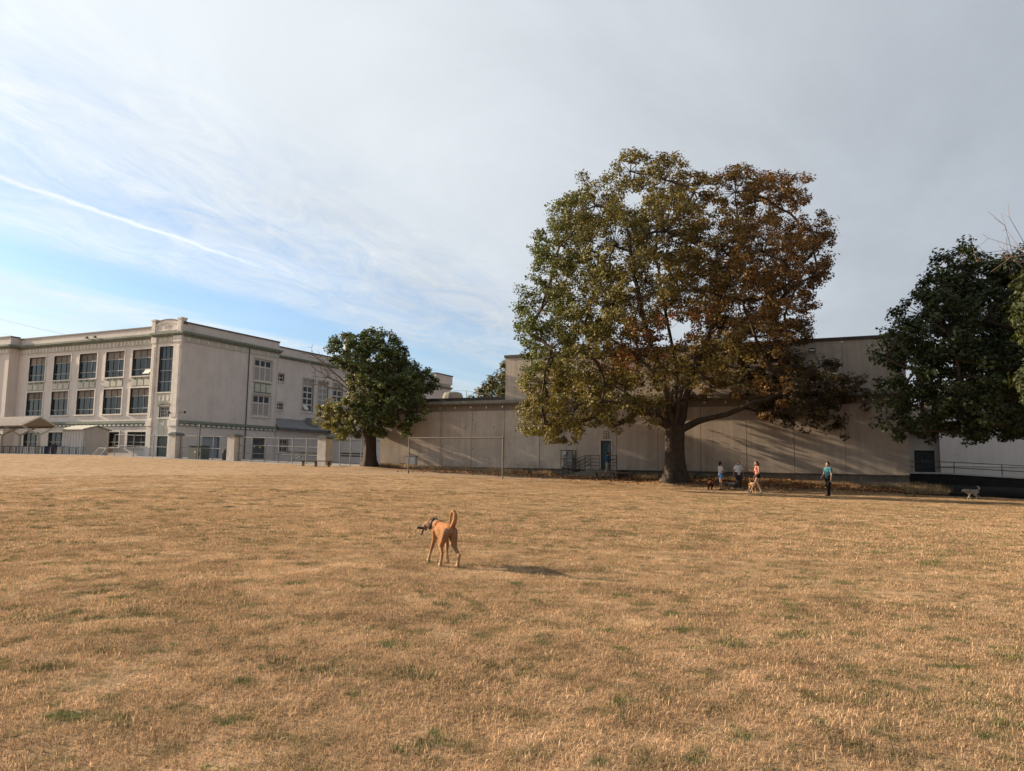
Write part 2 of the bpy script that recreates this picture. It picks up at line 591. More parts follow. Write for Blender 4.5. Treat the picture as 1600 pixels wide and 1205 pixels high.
M['wood'] = surf('weathered_wood', (0.105, 0.072, 0.050), 0.85, 0.2, 0.28, 7.0, 0.0, (0.05, 0.04, 0.03), 0.5)
M['elec'] = surf('cabinet_green', (0.085, 0.110, 0.092), 0.6, 0.35, 0.12, 3.0, 0.08)
M['pale_box'] = surf('pale_box', (0.50, 0.51, 0.51), 0.6, 0.3, 0.10, 4.0)
M['bark'] = surf('bark', (0.066, 0.052, 0.041), 0.95, 0.1, 0.30, 5.0, 0.30, (0.045, 0.037, 0.03), 0.6, 1.0, 22)
M['bark_pale'] = surf('bark_bare_twig', (0.17, 0.125, 0.095), 0.95, 0.1, 0.25, 5.0)
M['leaf'] = leaf_material('maple_leaf')
M['fallen'] = leaf_material('fallen_leaf', 0.15, 0.8)
M['chain_link'] = net_material('chain_link', (0.16, 0.16, 0.16), 0.075, 0.0032)
M['goal_net'] = net_material('goal_net', (0.40, 0.38, 0.35), 0.13, 0.006)
M['yellow_sign'] = surf('yellow_notice', (0.55, 0.50, 0.05), 0.7, 0.2, 0.05, 3.0)
M['paper'] = surf('paper_notice', (0.6, 0.6, 0.58), 0.7, 0.2, 0.05, 3.0)
M['lamp_lens'] = surf('lamp_lens', (0.75, 0.74, 0.70), 0.3, 0.5, 0.03, 3.0)

# ------------------------------------------------------------------ the ground
BIG_AT, LEFT_AT = (-10.56, 45.76), (-35.19, 47.87)


def sstep(a, b, x):
    t = np.clip((x - a) / (b - a), 0, 1)
    return t * t * (3 - 2 * t)


def gz_np(x, y):
    x = np.asarray(x, float)
    y = np.asarray(y, float)
    A = np.clip(0.28 - 0.0195 * x, 0.05, 1.62)
    yc = np.clip(y, 0, 48)
    s1 = (yc / 48) ** 1.5
    s2 = 0.45 * yc / 48 + 0.55 * sstep(42, 48.5, y)
    w = np.clip((x + 25) / 13, 0, 1)
    z = A * np.minimum(s1 * (1 - w) + s2 * w, 1.0)
    z -= 0.4 * sstep(56, 70, y) * (x < -40)
    z += 0.20 * np.exp(-((x - BIG_AT[0]) ** 2 + (y - BIG_AT[1]) ** 2) / 2.6)
    z += 0.16 * np.exp(-((x - LEFT_AT[0]) ** 2 + (y - LEFT_AT[1]) ** 2) / 2.6)
    near = np.exp(-((x + 5) ** 2 + (y - 12) ** 2) / 900.0)
    z += near * 0.025 * np.sin(x * 0.45 + y * 0.2) * np.sin(y * 0.4 - 0.2 * x)
    return z


def gz(x, y):
    return float(gz_np(x, y))


def grid_sheet(name, xs, ys, mat, lift=0.0, zfun=gz_np):
    X, Y = np.meshgrid(np.array(xs, float), np.array(ys, float))
    Z = zfun(X, Y) + lift
    nx, ny = len(xs), len(ys)
    v = np.stack([X.ravel(), Y.ravel(), Z.ravel()], 1)
    i = np.arange((ny - 1) * (nx - 1))
    a = (i // (nx - 1)) * nx + i % (nx - 1)
    f = np.stack([a, a + 1, a + nx + 1, a + nx], 1)
    me = bpy.data.meshes.new(name)
    me.from_pydata(v.tolist(), [], f.tolist())
    me.materials.append(mat)
    me.shade_smooth()
    o = bpy.data.objects.new(name, me)
    COL.objects.link(o)
    return tag(o, kind='structure')


xs = [-900, -500, -300, -200, -150, -125] + list(np.arange(-110, 41, 1.0)) + [50, 70, 100, 150, 250, 500, 900]
ys = [-500, -200, -80, -30, -12] + list(np.arange(-5, 82, 1.0)) + [90, 105, 130, 180, 300, 600, 1100]
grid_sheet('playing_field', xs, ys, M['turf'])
grid_sheet('pavement', list(np.arange(-110, -37.4, 1.5)) + [-37.0], [47.9, 48.6, 50, 52, 54, 56, 58, 61, 64, 67, 70, 74, 79.5], M['pavement'], 0.02)
kerb = MB()
for a in np.arange(-110, -38, 3.0):
    b = min(a + 2.97, -37.0)
    kerb.v += [(x, y, gz(x, 48) + z) for x, y, z in ((a, 47.78, -0.1), (b, 47.78, -0.1), (b, 47.92, -0.1), (a, 47.92, -0.1), (a, 47.78, 0.06), (b, 47.78, 0.06), (b, 47.92, 0.06), (a, 47.92, 0.06))]
    k = len(kerb.v) - 8
    for q in ((0, 3, 2, 1), (4, 5, 6, 7), (0, 1, 5, 4), (1, 2, 6, 5), (2, 3, 7, 6), (3, 0, 4, 7)):
        kerb.f.append(tuple(k + i for i in q))
        kerb.m.append(0)
tag(kerb.build('kerb', M['concrete']), kind='structure')


def asphalt_z(X, Y):
    return gz_np(X, Y)


def asphalt_sheet():
    # black yard right of the gymnasium corner; its field edge is ragged
    rng = random.Random(3)
    pts_n = []
    me_v, me_f = [], []
    xs_ = list(np.arange(0.0, 46, 1.0))
    rows = [0, .08, .2, .4, .6, .8, 1.0]
    for x in xs_:
        y0 = 44.9 + 0.25 * math.sin(x * 1.3) + rng.uniform(-.15, .15) + (1.6 if x < 2 else 0.0)
        for t in rows:
            y = y0 + (75.9 - y0) * t
            me_v.append((x, y, gz(x, y) + 0.012))
    n = len(rows)
    for i in range(len(xs_) - 1):
        for j in range(n - 1):
            me_f.append((i * n + j, (i + 1) * n + j, (i + 1) * n + j + 1, i * n + j + 1))
    me = bpy.data.meshes.new('asphalt_yard')
    me.from_pydata(me_v, [], me_f)
    me.materials.append(M['asphalt'])
    o = bpy.data.objects.new('asphalt_yard', me)
    COL.objects.link(o)
    tag(o, kind='structure')


asphalt_sheet()


# ------------------------------------------------------------------ facade helpers
class Face:
    """a wall plane: 'front' looks towards -y at y=plane, 'side' looks towards +x at x=plane"""
    def __init__(self, kind, plane):
        self.kind, self.plane = kind, plane

    def P(self, a, d, z):
        return (a, self.plane + d, z) if self.kind == 'front' else (self.plane - d, a, z)

    def box(self, mb, a0, a1, d0, d1, z0, z1):
        p, q = self.P(a0, d0, z0), self.P(a1, d1, z1)
        mb.box(min(p[0], q[0]), max(p[0], q[0]), min(p[1], q[1]), max(p[1], q[1]), min(z0, z1), max(z0, z1))
        return mb

    def wall(self, mb, a0, a1, z0, z1, holes, reveal=0.3):
        As = sorted({a0, a1, *[h[0] for h in holes], *[h[1] for h in holes]})
        Zs = sorted({z0, z1, *[h[2] for h in holes], *[h[3] for h in holes]})
        for i in range(len(As) - 1):
            for j in range(len(Zs) - 1):
                ca, cz = (As[i] + As[i + 1]) / 2, (Zs[j] + Zs[j + 1]) / 2
                if any(h[0] < ca < h[1] and h[2] < cz < h[3] for h in holes):
                    continue
                mb.face([self.P(As[i], 0, Zs[j]), self.P(As[i + 1], 0, Zs[j]), self.P(As[i + 1], 0, Zs[j + 1]), self.P(As[i], 0, Zs[j + 1])])
        for h in holes:
            c = [(h[0], h[2]), (h[1], h[2]), (h[1], h[3]), (h[0], h[3])]
            for k in range(4):
                (p, q), (r, s) = c[k], c[(k + 1) % 4]
                mb.face([self.P(p, 0, q), self.P(r, 0, s), self.P(r, reveal, s), self.P(p, reveal, q)])
            mb.face([self.P(h[0], reveal, h[2]), self.P(h[1], reveal, h[2]), self.P(h[1], reveal, h[3]), self.P(h[0], reveal, h[3])])
        return mb

    def window(self, parent, a0, a1, z0, z1, cols, rows, frame='frame_dark', bar=0.07, depth=0.17, top='blind', glass='glass',
               surround=None, sw=0.16, sill=True, open_pane=None, grid=0):
        """rows: heights as fractions from the top down; the top row may show a drawn blind"""
        mb = MB()
        f = depth
        self.box(mb, a0, a0 + bar, f - .07, f + .03, z0, z1)
        self.box(mb, a1 - bar, a1, f - .07, f + .03, z0, z1)
        self.box(mb, a0 + bar, a1 - bar, f - .07, f + .03, z1 - bar, z1)
        self.box(mb, a0 + bar, a1 - bar, f - .07, f + .03, z0, z0 + bar)
        iw, ih = a1 - a0 - 2 * bar, z1 - z0 - 2 * bar
        zs = [z1 - bar]
        for r in rows:
            zs.append(zs[-1] - ih * r)
        for i in range(1, cols):
            c = a0 + bar + iw * i / cols
            self.box(mb, c - bar / 2, c + bar / 2, f - .05, f + .03, z0 + bar, z1 - bar)
        mb.cur = 1
        for j in range(1, len(rows)):
            self.box(mb, a0 + bar, a1 - bar, f - .056, f + .028, zs[j] - bar * .55, zs[j] + bar * .55)
        w = mb.build('window', [M[frame], M['metal_sash'] if frame == 'frame_dark' else M[frame]], parent)
        for j in range(len(rows)):
            for i in range(cols):
                ca0, ca1 = a0 + bar + iw * i / cols, a0 + bar + iw * (i + 1) / cols
                isblind = (top is not None and j == 0)
                pm = MB()
                if open_pane == (i, j):
                    p = [self.P(ca0, f, zs[j]), self.P(ca1, f, zs[j]), self.P(ca1, f - .45, zs[j + 1] + .12), self.P(ca0, f - .45, zs[j + 1] + .12)]
                    pm.face(p)
                    q = [self.P(ca0, f + .03, zs[j]), self.P(ca1, f + .03, zs[j]), self.P(ca1, f - .42, zs[j + 1] + .12), self.P(ca0, f - .42, zs[j + 1] + .12)]
                    pm.face(q)
                    pm.build('pane', M['frame_white'], w)
                    continue
                self.box(pm, ca0, ca1, f + .005, f + .02, zs[j + 1], zs[j])
                pm.build('blind_pane' if isblind else 'pane', M[top] if isblind else M[glass], w)
        if grid:
            gm = MB()
            for i in range(cols * grid):
                if i % grid:
                    c = a0 + bar + iw * i / (cols * grid)
                    self.box(gm, c - .015, c + .015, f - .02, f + .004, z0 + bar, z1 - bar)
            n = max(2, int(round(ih / (iw / (cols * grid)) / 1.3)))
            for j in range(1, n):
                c = z0 + bar + ih * j / n
                self.box(gm, a0 + bar, a1 - bar, f - .018, f + .0045, c - .015, c + .015)
            gm.build('glazing_bar', M[frame], w)
        if surround:
            sm = MB()
            self.box(sm, a0 - sw, a0, -.07, .10, z0 - (sw if not sill else 0), z1 + sw)
            self.box(sm, a1, a1 + sw, -.07, .10, z0 - (sw if not sill else 0), z1 + sw)
            self.box(sm, a0, a1, -.07, .10, z1, z1 + sw)
            sm.build('surround', M[surround], w)
            if sill:
                s2 = MB()
                self.box(s2, a0 - sw - .06, a1 + sw + .06, -.14, .12, z0 - .13, z0)
                s2.build('sill', M['stucco_pale'], w)
        return w

    def cornice(self, parent, a0, a1, z, mat_top, name='cornice', scale=1.0, end0=0.0, end1=0.0):
        """stepped moulding that juts out from the wall"""
        mb = MB()
        k = scale
        self.box(mb, a0 - end0, a1 + end1, -.46 * k, .0, z + .24 * k, z + .45 * k)
        self.box(mb, a0 - end0 * .8, a1 + end1 * .8, -.34 * k, .0, z + .12 * k, z + .237 * k)
        self.box(mb, a0 - end0 * .6, a1 + end1 * .6, -.20 * k, .0, z, z + .117 * k)
        return mb.build(name, mat_top, parent)

    def frieze(self, parent, a0, a1, z0, z1, step=0.62):
        mb = MB()
        self.box(mb, a0, a1, -.05, .0, z0, z1)
        self.box(mb, a0, a1, -.09, -.052, z0 - .05, z0 + .03)
        o = mb.build('frieze', M['spandrel'], parent)
        tm = MB()
        n = max(1, int((a1 - a0) / step))
        for i in range(n):
            c = a0 + (i + .5) * (a1 - a0) / n
            self.box(tm, c - .10, c + .10, -.10, -.051, z0 + .08, z1 - .06)
        t = tag(tm.build('frieze_block', M['stucco_pale'], o), kind='stuff')
        return o


def door(F, parent, a0, a1, z0, z1, mat, leaves=1, frame='frame_cream', depth=0.15, window_strip=None):
    fm = MB()
    F.box(fm, a0 - .09, a0, -.03, depth + .05, z0, z1 + .09)
    F.box(fm, a1, a1 + .09, -.03, depth + .05, z0, z1 + .09)
    F.box(fm, a0, a1, -.03, depth + .05, z1, z1 + .09)
    d = fm.build('door', M[frame], parent)
    w = (a1 - a0) / leaves
    for i in range(leaves):
        lm = MB()
        F.box(lm, a0 + i * w + .008, a0 + (i + 1) * w - .008, depth - .05, depth, z0 + .01, z1 - .008)
        lf = lm.build('door_leaf', M[mat], d)
        hm = MB()
        hx = a0 + (i + 1) * w - .14 if i % 2 == 0 else a0 + i * w + .14
        F.box(hm, hx - .025, hx + .025, depth - .12, depth - .052, z0 + .92, z0 + 1.22)
        hm.build('handle', M['metal_grey'], d)
        if window_strip:
            wm = MB()
            F.box(wm, a0 + i * w + window_strip[0], a0 + i * w + window_strip[1], depth - .056, depth - .048, z0 + window_strip[2], z0 + window_strip[3])
            wm.build('vision_pane', M['glass_blue'], d)
    return d


# ------------------------------------------------------------------ the school building (left)
def school():
    b = thing('school_building', 'cream stucco three storey school with tall window rows and green cornice', 'building', (-80.0, 62.0, 1.2))
    Fm = Face('front', 55.3)                    # main front
    Fp = Face('front', 55.0)                    # corner pavilion
    Fl = Face('front', 54.1)                    # pavilion at the far end
    Fs = Face('side', -65.25)                   # end wall
    Fw = Face('side', -66.25)                   # long rear wing
    UC = [-71.75, -76.22, -80.85, -85.52, -90.25]
    hw = 1.55
    holes = []
    for c in UC:
        holes += [(c - hw, c + hw, 10.44, 13.38), (c - hw, c + hw, 6.27, 9.1)]
        holes.append((c - hw - (0.15 if c == UC[1] else 0), c + hw, 2.57, 4.25))
    mb = MB()
    Fm.wall(mb, -94.0, -69.75, 0.8, 14.95, holes)
    mb.build('front_wall', M['stucco'], b)
    pm = MB()
    ph = [(-68.65, -66.5, 8.5, 13.45), (-68.15, -66.45, 5.75, 6.95), (-68.15, -66.6, 1.55, 3.75)]
    Fp.wall(pm, -69.75, -65.25, 0.8, 14.95, ph)
    pm.build('pavilion_wall', M['stucco_pale'], b)
    sm = MB()
    sh = [(65.4, 68.3, 10.8, 13.42), (65.4, 68.25, 6.55, 9.13), (65.75, 67.6, 1.5, 3.95), (58.4, 60.6, 1.45, 3.86)]
    Fs.wall(sm, 55.0, 69.4, 0.6, 14.95, sh)
    sm.box(-94, -69.7, 55.35, 74, 14.2, 14.9)       # roof slab behind the parapets
    sm.build('end_wall', M['stucco'], b)
    # rear wing
    wm = MB()
    wh = [(70.25, 71.45, 11.24, 12.25), (70.3, 71.45, 7.7, 8.5)]
    big = [(75.1, 77.1), (78.15, 80.1), (81.2, 83.2), (84.3, 86.3), (94, 96), (97, 99), (103, 105)]
    wh += [(a, c, 7.75, 12.1) for a, c in big]
    Fw.wall(wm, 69.4, 113.4, 0.4, 15.0, wh, 0.25)
    Fb = Face('side', -66.0)
    wm.box(-90, -66.3, 113.3, 113.55, 0.4, 16.4)
    wm.box(-94, -66.4, 74, 113.3, 14.3, 14.8)
    wm.build('wing_wall', M['stucco'], b)
    # far left pavilion
    lm = MB()
    lm.box(-112, -94.0, 54.1, 74, 0.8, 14.95)
    lm.build('far_pavilion_wall', M['stucco'], b)
    lp = MB()
    for a in (-96.9, -99.5, -104):
        Fl.box(lp, a, a + .9, -.12, .0, 1.2, 13.7)
    lp.build('far_pilaster', M['stucco_pale'], b)
    # parapets and coping
    for F, a0, a1, nm, z1 in ((Fm, -94.0, -69.75, 'parapet', 15.72), (Fp, -69.75, -65.25, 'parapet', 15.75), (Fs, 55.0, 69.4, 'parapet', 15.9), (Fl, -112, -94.0, 'parapet', 15.9)):
        q = MB()
        F.box(q, a0, a1 + (0.0 if F is not Fl else 0.0), .02, .42, 14.95, z1)
        if F is Fl:
            q.box(-94.42, -94.02, 54.5, 55.7, 14.95, z1)
        par = q.build(nm, M['stucco'], b)
        q = MB()
        F.box(q, a0 - (.05 if F in (Fs, Fl) else 0), a1 + .05, -.06, .48, z1 + .003, z1 + .16)
        if F is Fl:
            q.box(-94.5, -93.94, 54.58, 55.24, z1 + .006, z1 + .162)
        q.build('coping', M['coping'], par)
    q = MB()
    Fw.box(q, 69.5, 108, .0, .4, 15.0, 15.55)
    par = q.build('parapet', M['stucco'], b)
    q = MB()
    Fw.box(q, 69.5, 108, -.06, .46, 15.553, 15.72)
    q.build('coping', M['coping'], par)
    q = MB()
    Fw.box(q, 108.0, 113.6, -.25, .5, 15.0, 16.5)
    par = q.build('parapet', M['stucco'], b)
    q = MB()
    Fw.box(q, 107.9, 113.75, -.32, .6, 16.503, 16.7)
    q.build('coping', M['coping'], par)
    # cornices and friezes
    Fm.cornice(b, -94.0, -69.75, 14.5, M['trim_green'])
    Fp.cornice(b, -69.85, -65.25, 14.505, M['trim_green'], end1=.46)
    Fs.cornice(b, 55.0, 69.4, 14.50, M['trim_green'], end1=.2)
    Fl.cornice(b, -112, -94.0, 14.51, M['trim_green'], end1=.46)
    Face('side', -94.0).cornice(b, 54.1, 55.3, 14.512, M['trim_green'])
    Fw.cornice(b, 69.6, 113.6, 14.2, M['trim_green'], scale=.8)
    Fm.frieze(b, -94.0, -69.85, 13.88, 14.45)
    Fp.frieze(b, -69.0, -66.45, 13.9, 14.45, .75)
    Fs.frieze(b, 55.1, 69.35, 13.95, 14.45, 1.28)
    Fl.frieze(b, -112, -94.1, 13.9, 14.45)
    # belt course
    for F, a0, a1 in ((Fm, -94.0, -70.05), (Fs, 55.0, 69.4), (Fl, -112, -94.0)):
        q = MB()
        F.box(q, a0, a1, -.20, .0, 5.18, 5.46)
        F.box(q, a0, a1, -.10, .0, 4.86, 5.177)
        blt = q.build('belt_course', M['trim_green'], b)
        q = MB()
        n = int((a1 - a0) / .72)
        for i in range(n):
            c = a0 + (i + .5) * (a1 - a0) / n
            F.box(q, c - .20, c + .20, -.15, -.102, 4.92, 5.08)
        tag(q.build('belt_block', M['stucco_pale'], blt), kind='stuff')
    # pavilion pilasters and curved pediment
    for a0, a1 in ((-69.78, -69.1), (-66.40, -65.25)):
        q = MB()
        Fp.box(q, a0, a1, -.16, .0, 5.5, 13.85)
        Fp.box(q, a0 + .16, a1 - .16, -.22, -.162, 5.8, 13.5)
        Fp.box(q, a0 - .06, a1 + .06, -.26, .0, 13.853, 14.5)
        Fp.box(q, a0 - .08, a1 + .08, -.30, .0, 4.85, 5.497)
        Fp.box(q, a0 - .02, a1 + .02, -.20, .0, 1.2, 4.847)
        q.build('pilaster', M['stucco_pale'], b)
    q = MB()
    arc = [(-69.35, 14.97)] + [(-67.4 + 1.95 * math.cos(t), 15.75 + .62 * math.sin(t)) for t in np.linspace(math.pi, 0, 13)] + [(-65.45, 14.97)]
    q.prism(arc, 'y', 54.78, 55.32)
    ped = q.build('pediment', M['stucco_pale'], b)
    q = MB()
    for r0, r1, dz, mat in ((1.95, 2.06, 0, 0),):
        pts = [(-67.4 + r1 * math.cos(t), 15.75 + .62 * r1 / r0 * math.sin(t)) for t in np.linspace(math.pi, 0, 13)]
        inn = [(-67.4 + r0 * math.cos(t), 15.753 + .62 * math.sin(t)) for t in np.linspace(0, math.pi, 13)]
        q.prism(pts + inn, 'y', 54.70, 55.36)
    q.build('pediment_coping', M['coping'], ped)
    q = MB()
    for (x0, z0), (x1, z1) in zip(((-68.95, 15.15), (-65.85, 15.15), (-65.85, 15.75), (-67.4, 16.08), (-68.95, 15.75)), ((-65.85, 15.15), (-65.85, 15.75), (-67.4, 16.08), (-68.95, 15.75), (-68.95, 15.15))):
        q.tube((x0, 54.77, z0), (x1, 54.77, z1), .05, .05, 6)
    q.build('pediment_moulding', M['stucco'], ped)
    q = MB()
    rg = random.Random(8)
    for i in range(16):                           # worn relief ornament in the middle
        x, z = rg.gauss(-67.4, .28), rg.gauss(15.5, .13)
        q.tube((x - .08, 54.775, z), (x + rg.uniform(-.2, .2), 54.75, z + rg.uniform(-.15, .2)), .045, .02, 5)
    q.build('pediment_ornament', M['stucco'], ped)
    for a in (-69.62, -65.62):
        q = MB()
        q.box(a - .16, a + .38, 54.68, 55.36, 14.96, 16.28)
        q.box(a - .22, a + .44, 54.62, 55.42, 16.283, 16.46)
        q.build('pedestal', [M['stucco_pale']], b)
    # windows of the main front
    for i, c in enumerate(UC):
        Fm.window(b, c - hw, c + hw, 10.44, 13.38, 3, (.30, .46, .24), surround='stucco_pale', sill=True, open_pane=(2, 2) if i == 0 else None)
        Fm.window(b, c - hw, c + hw, 6.27, 9.1, 3, (.30, .50, .20), surround='stucco_pale')
        Fm.window(b, c - hw - (0.15 if i == 1 else 0), c + hw, 2.57, 4.25, 3, (.68, .32), top=None, surround='stucco_pale')
        s = MB()
        Fm.box(s, c - hw, c + hw, -.03, .04, 9.3, 10.30)
        sp = s.build('spandrel', M['spandrel_edge'], b)
        for k in range(3):
            s = MB()
            w = 2 * hw / 3
            Fm.box(s, c - hw + k * w + .09, c - hw + (k + 1) * w - .09, -.075, -.032, 9.37, 10.05)
            s.build('spandrel_panel', M['spandrel'], sp)
            s = MB()
            Fm.box(s, c - hw + (k + .5) * w - .12, c - hw + (k + .5) * w + .12, -.12, -.032, 10.09, 10.28)
            s.build('bracket', M['trim_green'], sp)
    # pavilion openings
    Fp.window(b, -68.65, -66.5, 8.5, 13.45, 3, (.27, .26, .25, .22), top=None, glass='glass_blue', surround='stucco_pale', bar=.08)
    s = MB()
    Fp.box(s, -68.6, -66.55, -.06, .0, 7.25, 8.32)
    sp = s.build('spandrel', M['spandrel'], b)
    for k in range(3):
        s = MB()
        Fp.box(s, -68.3 + k * .62, -68.02 + k * .62, -.11, -.062, 7.55, 8.1)
        s.build('relief_tile', M['stucco_pale'], sp)
    Fp.window(b, -68.15, -66.45, 5.75, 6.95, 1, (1.0,), frame='frame_white', top=None, surround='stucco_pale', grid=6, bar=.1)
    s = MB()
    s.prism([(-67.3 + 1.15 * math.cos(t), 6.95 + .42 * math.sin(t)) for t in np.linspace(math.pi, 0, 11)] + [(-67.3 + .9 * math.cos(t), 6.95 + .26 * math.sin(t)) for t in np.linspace(0, math.pi, 11)], 'y', 54.84, 55.02)
    s.build('arch_moulding', M['trim_green'], b)
    s = MB()
    Fp.box(s, -68.2, -66.5, -.04, .0, 3.95, 5.55)
    Fp.box(s, -67.38, -67.28, -.09, -.042, 3.98, 5.5)
    s.build('door_panel', M['spandrel'], b)
    door(Fp, b, -68.15, -66.6, 1.55, 3.75, 'door_green', 2)
    # end wall openings
    for z0, z1, rows in ((10.8, 13.42, (.32, .68)), (6.55, 9.13, (.36, .64))):
        Fs.window(b, 65.4, 68.28, z0, z1, 3, rows, frame='frame_white', bar=.16, top='glass', glass='blind_pale', surround='frame_cream')
    s = MB()
    Fs.box(s, 65.45, 68.25, -.03, .0, 9.35, 10.6)
    sp = s.build('spandrel', M['trim_green'], b)
    for k in range(3):
        s = MB()
        Fs.box(s, 65.6 + k * .93, 66.36 + k * .93, -.07, -.032, 9.5, 10.45)
        s.build('spandrel_panel', M['spandrel'], sp)
    d = door(Fs, b, 65.75, 67.6, 1.5, 3.95, 'door_green', 1, window_strip=(.15, 1.6, 1.75, 2.2))
    s = MB()
    Fs.box(s, 66.85, 67.15, .07, .096, 2.75, 3.05)
    s.build('notice', M['yellow_sign'], d)
    s = MB()
    Fs.box(s, 65.95, 66.2, .07, .096, 2.85, 3.1)
    s.build('notice', M['paper'], d)
    door(Fs, b, 58.4, 60.6, 1.45, 3.86, 'door_blue', 2, frame='door_blue')
    q = MB()
    q.tube((-65.15, 64.4, 1.1), (-65.15, 64.4, 15.0), .055)
    q.build('downpipe', M['metal_dark'], b)
    q = MB()
    q.tube((-65.2, 69.2, 1.1), (-65.2, 69.2, 13.8), .04)
    q.build('downpipe', M['stucco'], b)
    # wing windows
    Fw.window(b, 70.25, 71.45, 11.24, 12.25, 2, (.5, .5), frame='frame_white', top=None, surround='frame_cream', bar=.09)
    Fw.window(b, 70.3, 71.45, 7.7, 8.5, 2, (.5, .5), frame='frame_white', top=None, surround='frame_cream', bar=.09)
    q = MB()
    Fw.box(q, 70.0, 71.7, -.05, .0, 8.75, 10.9)
    q.build('wall_panel', M['stucco_pale'], b)
    for k, (a, c) in enumerate(big):
        Fw.window(b, a, c, 7.75, 12.1, 2, (.2, .2, .2, .2, .2), frame='frame_white', top='blind_pale', glass='blind_pale' if k % 2 else 'glass', surround='frame_cream', bar=.15,
                  open_pane=(0, 4) if k == 0 else None)
    # single storey annex along the wing and the link to the gymnasium
    q = MB()
    Fa = Face('side', -65.2)
    Fa.wall(q, 69.4, 79.0, 0.4, 5.2, [(69.9, 71.6, 2.35, 3.95)])
    q.build('annex_wall', M['stucco'], b)
    Fa.window(b, 69.9, 71.6, 2.35, 3.95, 2, (.5, .5), frame='frame_white', top=None, surround='frame_cream', bar=.09, grid=2)
    q = MB()
    q.prism([(-64.75, 5.25), (-66.24, 6.45), (-66.24, 6.6), (-64.7, 5.38)], 'y', 69.42, 79.4)
    rf = q.build('annex_roof', M['roofing'], b)
    q = MB()
    q.box(-64.9, -64.62, 69.42, 79.4, 5.02, 5.247)
    q.build('fascia', M['coping'], rf)
    q = MB()
    q.box(-66.0, -65.2, 75.6, 77.2, 5.9, 6.9)
    q.build('roof_vent_box', M['metal_grey'], rf)
    Fk = Face('front', 79.0)
    q = MB()
    Fk.wall(q, -65.2, -35.8, 0.4, 5.1, [(-46.0, -44.4, 1.0, 3.8)])
    q.build('link_wall', M['stucco'], b)
    q = MB()
    Fk.box(q, -65.2, -35.8, -.35, 8.0, 5.103, 5.4)
    q.build('link_roof', M['coping'], b)
    q = MB()
    for z in (4.0, 4.55):
        Fk.box(q, -65.1, -35.9, -.03, .0, z, z + .05)
    q.build('wall_rail', M['coping'], b)
    door(Fk, b, -46.0, -44.4, 1.0, 3.8, 'door_dark', 1)
    # roof clutter
    q = MB()
    q.box(-77.2, -75.6, 56.2, 57.6, 15.0, 16.1)
    q.build('roof_hatch', M['coping'], b)
    for x in (-80.6, -79.2):
        q = MB()
        q.tube((x, 55.1, 15.0), (x, 54.75, 15.15), .03)
        q.box(x - .16, x + .16, 54.55, 54.8, 15.03, 15.25)
        q.build('flood_lamp', M['metal_dark'], b)
    q = MB()
    q.tube((-65.0, 54.9, 6.2), (-64.4, 54.9, 6.3), .025)
    q.tube((-66.2, 54.6, 6.2), (-66.2, 55.0, 6.25), .025)
    q.box(-64.5, -64.2, 54.8, 55.05, 6.15, 6.4)
    q.box(-66.35, -66.05, 54.4, 54.65, 6.1, 6.35)
    q.build('flood_lamp', M['metal_dark'], b)
    # chimney stack of the boiler house with a flat cap
    q = MB()
    q.tube((-67.8, 86.0, 14.5), (-67.8, 86.0, 19.2), .55, .5, 16)
    ch = q.build('chimney', M['metal_grey'], b, smooth=False)
    q = MB()
    q.tube((-67.8, 86.0, 19.5), (-67.8, 86.0, 19.75), 1.25, 1.15, 20)
    for t in range(4):
        a = t * math.pi / 2
        q.tube((-67.8 + .45 * math.cos(a), 86 + .45 * math.sin(a), 19.1), (-67.8 + .5 * math.cos(a), 86 + .5 * math.sin(a), 19.55), .04)
    q.build('chimney_cap', M['metal_dark'], ch)


school()


